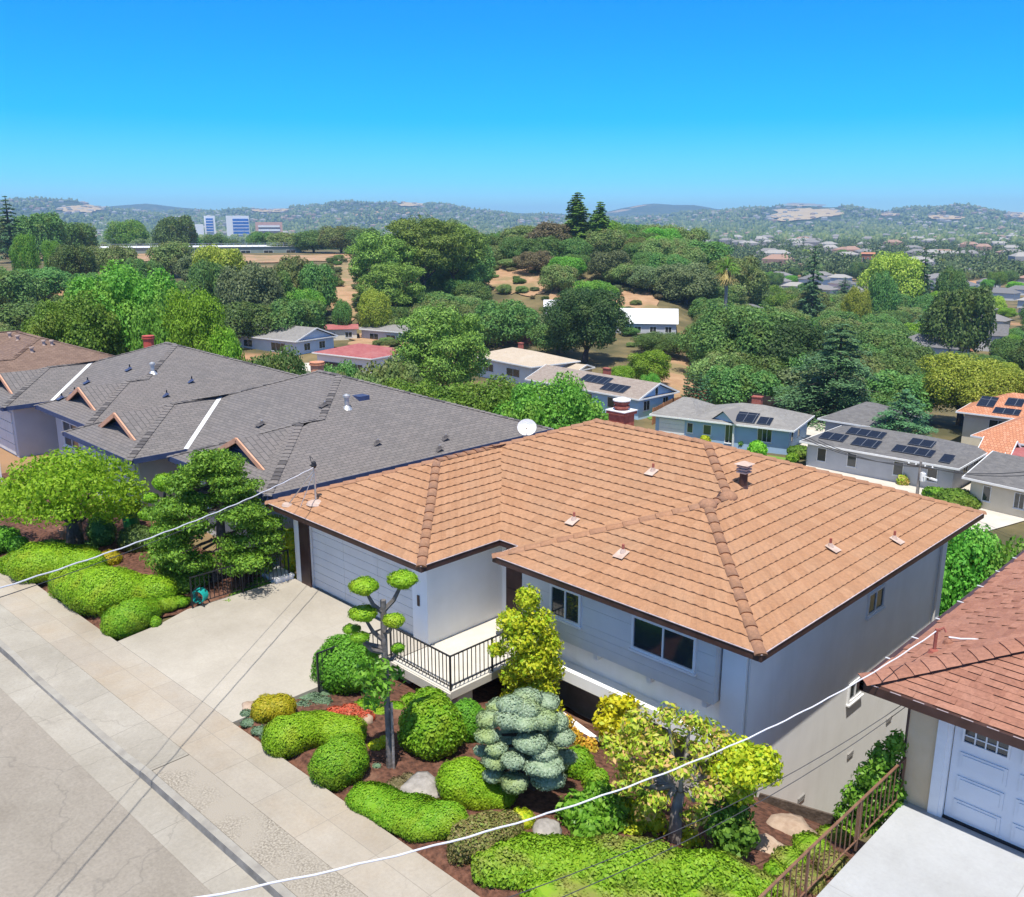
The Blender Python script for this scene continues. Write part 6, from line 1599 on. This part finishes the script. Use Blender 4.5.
q1 = pole('wooden utility pole with white transformer before the grey solar house', 917, 446, 496, -11.8, 1.1, .16, True)
q2 = pole('lone pale wooden pole at the foot of the ridge pines', 374, 286, 312, None, 0, .16)
q3 = pole('utility pole beside the dirt track at the far left', 43, 276, 302, None, 1.4, .18)
q4 = pole('utility pole with a crossarm in front of the blue grey house', 257, 318, 352, -12, 1.2, .15)
def wire(name, label, a, c, sag, r, mat, n=24, cat='wire', group=None):
    b = MB(); a, c = Vector(a), Vector(c)
    b.tube([a + (c - a) * (i / n) - Vector((0, 0, sag * 4 * (i / n) * (1 - i / n))) for i in range(n + 1)], r, 5); return tag(b.build(name, mat, None), label, cat, group)
m_wire = M('dark wire', (.05, .05, .055), None, rough=.6)
m_cable = M('white insulated cable', (.58, .58, .61), (.66, .66, .69), 8, .5)
for k in range(3): wire('wire', 'dark wire strung left from the transformer pole over the grey solar house', q1 + Vector((-.9 + k * .8, 0, 0)), at_z(800, 440, -7) + Vector((k * .8, 0, .3)), .6, .03, m_wire, group='wires over the grey solar house')
for k in range(2): wire('wire', 'dark wire strung right from the transformer pole', q1 + Vector((-.4 + k * .8, 0, 0)), at_z(1040, 470, -6) + Vector((k, 0, 0)), .5, .03, m_wire, group='wires right of the transformer pole')
for k in range(3): wire('wire', 'pale wire running from the crossarm pole towards the terraced yard', q4 + Vector((-1 + k, 0, 0)), Vector((*from_polar(205, azimuth(140)), z_at(300, 205))) + Vector((0, k * 1.2, 0)), 1.2, .035, m_steel, group='wires left of the crossarm pole')
for k in range(2): wire('wire', 'pale wire at the pole beside the dirt track', q3 + Vector((-1 + 2 * k, 0, 0)), Vector((*from_polar(230, azimuth(-30)), z_at(277, 230) + k)), .8, .04, m_steel, group='wires at the dirt track pole')
# ------------------------------------------------------------------ rails, cables, small things near the house
def railing(label, pts, h, mat, step=.14, bow=False, posts=1.6, rail_r=.022, name='railing', bal=.009):
    P_ = [Vector(p) for p in pts]; O = P_[0]; o = thing(name, label, 'railing', O)
    up = Vector((0, 0, h)); lowr = Vector((0, 0, .12))
    b = MB()
    for a, c in zip(P_[:-1], P_[1:]): b.bar(a + up, c + up, .045, .025)
    b.build('top_rail', mat, o, org=O)
    b = MB()
    for a, c in zip(P_[:-1], P_[1:]): b.bar(a + lowr, c + lowr, .025, .02)
    b.build('bottom_rail', mat, o, org=O)
    for a, c in zip(P_[:-1], P_[1:]):
        L = (c - a).length; k = max(1, round(L / step))
        kp = max(1, round(L / posts))
        for i in range(1, k):
            q = a + (c - a) * (i / k); b = MB(); b.bar(q + lowr, q + up, bal * 2); b.build('baluster', mat, o, org=O)
    for a, c in zip(P_[:-1], P_[1:]):
        L = (c - a).length; kp = max(1, round(L / posts))
        for i in range(kp + 1):
            if i == kp and c is not P_[-1]: continue
            q = a + (c - a) * (i / kp); b = MB(); b.bar(q - Vector((0, 0, .1)), q + up + Vector((0, 0, .02)), .04); b.build('post', mat, o, org=O)
    return o
railing('black iron railing with thin balusters round the entrance landing', [(-17.42, 10.75, .02), (-17.4, 12.95, .02), (-15.06, 12.95, .0), (-15.06, 15.75, .0)], .92, m_black)
railing('black iron railing along the left edge of the driveway', [(-24.05, 10.75, .02), (-24.05, 14.0, .02)], .95, m_black)
m_rail_brown = M('brown painted rail', (.15, .075, .045), (.22, .115, .07), 6, .6)
railing('brown painted railing along the white driveway at lower right', [(-5.56, 16.35, .02), (-5.62, 12.6, .02), (-5.64, 9.2, .02)], .95, m_rail_brown, bal=.008, step=.2)
railing('white picket railing at the left edge before the second grey house', [(-46.5, 11.0, 0), (-42.5, 11.0, 0)], 1.0, m_white)
# service cables and the pole they come from
PT = Vector((-8.36, -4.56, 7.96))
o = thing('utility_pole', 'street utility pole behind the photographer carrying the white cables', 'utility pole', (PT.x, PT.y - .1, -.14))
b = MB(); b.tube([(0, 0, -.5), (0, 0, 9)], [.16, .12], 10); b.build('pole', m_bark, o)
b = MB(); b.bar((-.9, 0, 8.6), (.9, 0, 8.6), .12); b.build('crossarm', m_bark, o)
def twisted(name, label, a, c, sag, r, mat, wob=.008):
    b = MB(); a, c = Vector(a), Vector(c); n = 90
    pts = [a + (c - a) * (i / n) - Vector((0, 0, sag * 4 * (i / n) * (1 - i / n))) + Vector((0, wob * math.sin(i * 1.7), wob * math.cos(i * 1.7))) for i in range(n + 1)]
    b.tube(pts, r, 6); return tag(b.build(name, mat, None), label, 'cable')
twisted('service_cable', 'white service cable running to the mast on the garage roof', MT, PT, .54, .0125, m_cable)
twisted('service_cable', 'white service cable crossing the garden to the red brown shingled roof', MN, PT + Vector((.2, 0, 0)), 1.68, .012, m_cable)
twisted('service_cable', 'white service cable leaving the red brown roof to the right', p5 + Vector((0, 0, .12)), p5 + Vector((9, 4.0, 1.9)), .25, .018, m_cable)
wire('telephone_wire', 'thin dark telephone wire to the garage roof beside the white cable', MT + Vector((-.25, -.5, -.2)), PT + Vector((-.5, .1, -.3)), .6, .008, m_wire)
for k in range(2): wire('telephone_wire', 'thin dark telephone wire crossing the garden to the corner of the tan wall', (-5.62, 16.4, 2.2 - .1 * k), PT + Vector((.1, .2, -1.2 - .35 * k)), 1.5 + .1 * k, .007, m_wire, group='thin wires to the tan corner')
# satellite dish on the grey roof
p = Vector((-20.9, 21.6, 0)); r_ = pixel_ray(527, 428); t_ = 21.6 / r_.y; p = Vector((0, 0, CZ)) + r_ * t_
o = thing('satellite_dish', 'pale satellite dish standing at the edge of the grey roof behind the tiled ridge', 'satellite dish', p - Vector((0, 0, .9)))
aim = Vector((.55, -.62, .5)).normalized(); sx = aim.cross(Vector((0, 0, 1))).normalized(); sy_ = sx.cross(aim)
b = MB(); n = 20; vs = [(0, 0, 0)]; fs = []
for j in range(1, 5):
    for i in range(n):
        a = 2 * math.pi * i / n; q = (sx * math.cos(a) * .33 + sy_ * math.sin(a) * .30) * (j / 4) + aim * .1 * (j / 4) ** 2; vs.append(q)
for i in range(n): fs.append((0, 1 + i, 1 + (i + 1) % n))
for j in range(3):
    for i in range(n): fs.append((1 + j * n + i, 1 + (j + 1) * n + i, 1 + (j + 1) * n + (i + 1) % n, 1 + j * n + (i + 1) % n))
b.add([Vector(v) + Vector((0, 0, .9)) for v in vs], fs); b.build('reflector', m_aluminium, o, smooth=True)
b = MB(); b.tube([Vector((0, 0, .9)) - sy_ * .33, Vector((0, 0, .88)) + aim * .42 - sy_ * .1], .015); b.obox(Vector((0, 0, .88)) + aim * .45 - sy_ * .08, sx * .05, sy_ * .05, aim * .07); b.build('feed_arm', m_steel, o)
b = MB(); b.tube([(0, 0, -1.6), (0, 0, .6), Vector((0, 0, .9)) - aim * .05], .03); b.build('mast', m_steel, o)
# green waste bin, hose reel and pot in the left garden
m_bin = M('green plastic', (.03, .22, .05), (.04, .28, .07), 3, .45)
p = gp(132, 528)
o = thing('garden_bin', 'green plastic garden bin with domed lid beside the pom pom topiary', 'bin', p)
b = MB(); b.lathe((0, 0, 0), [(.28, 0), (.34, .85), (.37, .85), (.37, .92)], 16); b.build('body', m_bin, o)
b = MB(); b.lathe((0, 0, .925), [(.38, 0), (.36, .08), (.22, .16), (.06, .19)], 16); b.build('lid', M('light green plastic', (.08, .36, .14), None, rough=.4), o)
p = at_z(199, 603, .02) + Vector((0.1, 0, 0))
o = thing('hose_reel', 'teal garden hose reel on the driveway edge at the end of the left rail', 'hose reel', p, .6)
b = MB(); b.lathe((0, 0, 0), [(.05, 0)] * 2, 4)
b = MB()
for s in (-.16, .16): b.tube([(-.22, s, 0), (-.1, s, .5), (.22, s, 0)], .02)
b.bar((-.1, -.16, .5), (-.1, .16, .5), .03); b.build('frame', m_black, o)
b = MB(); n = 14
for q in range(5): b.tube([(.0 + .19 * math.cos(2 * math.pi * i / n), -.12 + q * .06, .27 + .19 * math.sin(2 * math.pi * i / n)) for i in range(n + 1)], .026, 6)
b.build('hose', M('teal hose', (.01, .32, .27), None, rough=.45), o)
p = gp(67, 540); o = thing('flower_pot', 'terracotta flower pot beside the trunk of the yellow green street tree', 'flower pot', p)
b = MB(); b.lathe((0, 0, 0), [(.16, 0), (.23, .36), (.26, .36), (.26, .44), (.22, .44)], 14); b.build('pot', m_terracotta, o)
b = MB(); b.lathe((0, 0, .3), [(.2, 0), (.2, .08)], 12); b.build('soil', m_soil, o)
p = Vector((-23.9, 14.5, 0)); p = at_z(277, 566, .4)
o = thing('storage_box', 'white storage box behind the left driveway rail beside the garage', 'box', (p.x, p.y, -.9))
b = MB(); b.box(-.45, .45, -.3, .3, 0, 1.0); b.build('body', m_white, o); b = MB(); b.box(-.48, .48, -.33, .33, 1.0, 1.08); b.build('lid', m_white, o)
# ------------------------------------------------------------------ the far plain and the hills
def blobs(name, mat, pts, seed):
    """low tree heaps, one mass far off"""
    rg = np.random.default_rng(seed)
    ico_v = []; t = (1 + 5 ** .5) / 2
    V = np.array([(-1, t, 0), (1, t, 0), (-1, -t, 0), (1, -t, 0), (0, -1, t), (0, 1, t), (0, -1, -t), (0, 1, -t), (t, 0, -1), (t, 0, 1), (-t, 0, -1), (-t, 0, 1)]) / 1.902
    Fc = np.array([(0, 11, 5), (0, 5, 1), (0, 1, 7), (0, 7, 10), (0, 10, 11), (1, 5, 9), (5, 11, 4), (11, 10, 2), (10, 7, 6), (7, 1, 8), (3, 9, 4), (3, 4, 2), (3, 2, 6), (3, 6, 8), (3, 8, 9), (4, 9, 5), (2, 4, 11), (6, 2, 10), (8, 6, 7), (9, 8, 1)])
    n = len(pts); P = np.array(pts)
    J = rg.uniform(.65, 1.3, (n, 12, 1))
    vv = V[None] * J * np.stack([P[:, 3], P[:, 3], P[:, 4]], 1)[:, None, :] + P[:, None, :3]
    ff = Fc[None] + (np.arange(n) * 12)[:, None, None]
    me = bpy.data.meshes.new(name); vv = vv.reshape(-1, 3); ff = ff.reshape(-1, 3)
    me.vertices.add(len(vv)); me.vertices.foreach_set('co', vv.astype(np.float32).ravel())
    me.loops.add(ff.size); me.loops.foreach_set('vertex_index', ff.astype(np.int32).ravel())
    me.polygons.add(len(ff)); me.polygons.foreach_set('loop_start', np.arange(0, ff.size, 3, dtype=np.int32))
    me.materials.append(mat); me.update()
    o = bpy.data.objects.new(name, me); COL.objects.link(o); return o

TOWN = set()
for x, y, _ in fpl: TOWN.add((int(x // 13), int(y // 13)))
# the rest of the far town reads as one mass
def town(n, a0, a1, d0, d1, mat, seed):
    rg = random.Random(seed); b = MB(); cl = [(rg.uniform(a0, a1), rg.uniform(.1, 1)) for _ in range(46)]
    for _ in range(n):
        cc = rg.choice(cl); a = rg.gauss(cc[0], 1.6) if rg.random() < .7 else rg.uniform(a0, a1); d = d0 + (d1 - d0) * rg.random() ** .8; x, y = from_polar(d, a); z = ground(x, y); r = rg.uniform(0, 1.57); TOWN.add((int(x // 13), int(y // 13)))
        w, l, h = rg.uniform(4, 7), rg.uniform(6, 11), rg.uniform(5, 8)
        ax = Vector((math.cos(r) * l, math.sin(r) * l, 0)); ay = Vector((-math.sin(r) * w, math.cos(r) * w, 0)); c = Vector((x, y, z))
        q = [c + ax * i + ay * j for i, j in ((-1, -1), (1, -1), (1, 1), (-1, 1))]; up = Vector((0, 0, h)); rid = [c + ax * i * .5 + up * 1.35 for i in (-1, 1)]
        t = [p + up for p in q]
        b.add([*q, *t, *rid], [(0, 1, 5, 4), (1, 2, 6, 5), (2, 3, 7, 6), (3, 0, 4, 7), (4, 5, 9, 8), (6, 7, 8, 9), (5, 6, 9), (7, 4, 8)])
    return b.build('far_town', mat)
far_town = [M('far town %d' % i, c, rough=.9) for i, c in enumerate(((.30, .29, .275), (.18, .18, .18), (.25, .18, .14)))]
for i, n_, lab in ((0, 45, 'grey'), (1, 22, 'clay brown'), (3, 60, 'pale')):
    tag(town(n_, 5, 34, 560, 1500, far_roof[i], 40 + i), lab + ' roofs among the trees of the plain', 'town', kind='stuff')
for i in range(3):
    tag(town(420, -34, 34, 1500, 4300, (far_town[0], far_town[1], far_town[2])[i], 20 + i), ('white', 'pale grey', 'clay coloured')[i] + ' roofs of the far town beneath the hills', 'town', kind='stuff')

f_far = foliage('far woods', [G(.045, .085, .025), G(.09, .14, .045), G(.16, .20, .07), G(.065, .105, .036)], .1)
def scatter(n, a0, a1, d0, d1, r, seed, power=1.0, dens=None):
    rg = random.Random(seed); out = []
    while len(out) < n:
        a = rg.uniform(a0, a1); d = d0 * (d1 / d0) ** (rg.random() ** power)
        x, y = from_polar(d, a)
        if (int(x // 13), int(y // 13)) in TOWN: continue
        z = ground(x, y); s = rg.uniform(*r)
        if dens and rg.random() > dens(x, y, d, a): continue
        h = s * rg.choice((.6, .8, .9, 1.0, 1.4)); out.append((x, y, z + h * .55, s * .8, h))
    return out
def wood_density(x, y, d, a):
    pu = 512 + 930.5 * math.tan(R_(a)); pv = 220 - (ground(x, y) - CZ) / d * 930.5
    if any(e[0] < pu < e[1] and e[2] - 1 < pv < e[3] + 3 for e in STRAW): return 0
    return .35 + .65 * (math.sin(x * .006 + 1) * math.sin(y * .0047) + math.sin(x * .013 + y * .009) > -.3)
def leaf_heaps(name, mat, pts, seed, k=64, size=1.5):
    rg = np.random.default_rng(seed); P = np.array(pts); n = len(P)
    d = rg.normal(0, 1, (n, k, 3)); d /= np.linalg.norm(d, axis=2, keepdims=True); d[:, :, 2] = np.abs(d[:, :, 2]) * 1.0 - .25
    off = rg.normal(0, .28, (n, 5, 3)); pick = rg.integers(0, 5, (n, k))
    c = np.take_along_axis(off, pick[:, :, None].repeat(3, 2), 1)
    q = (c + d * rg.uniform(.5, .8, (n, k, 1))) * np.stack([P[:, 3], P[:, 3], P[:, 4]], 1)[:, None, :] + P[:, None, :3]
    me = leaf_mesh(name, q.reshape(-1, 3), d.reshape(-1, 3) + np.array([0, 0, .3]), size, mat, .8, .6, seed)
    o = bpy.data.objects.new(name, me); COL.objects.link(o); return o
tag(leaf_heaps('town_trees', f_far, scatter(9500, -36, 36, 540, 1300, (3, 6.2), 3), 3), 'trees among the nearer houses of the plain', 'trees', kind='stuff')
tag(blobs('town_trees', f_far, scatter(11000, -36, 36, 1250, 2100, (3, 6), 1), 1), 'far trees scattered among the houses of the plain', 'trees', kind='stuff')
tag(blobs('hill_woods', f_far, scatter(30000, -36, 36, 2000, 4900, (3, 8), 2, 1.0, wood_density), 2), 'woods and garden trees on the far hills', 'woods', kind='stuff')

# ------------------------------------------------------------------ the air
b = MB(); b.box(-7700, 7700, -7700, 7700, -26, 160)
m = bpy.data.materials.new('haze'); m.use_nodes = True; t = m.node_tree; t.nodes.remove(t.nodes['Principled BSDF'])
pv = t.nodes.new('ShaderNodeVolumePrincipled'); pv.inputs['Color'].default_value = (.46, .74, 1, 1); pv.inputs['Density'].default_value = .00016; pv.inputs['Anisotropy'].default_value = .1
t.links.new(pv.outputs[0], t.nodes['Material Output'].inputs['Volume'])
hz = b.build('haze', m); tag(hz, kind='stuff')
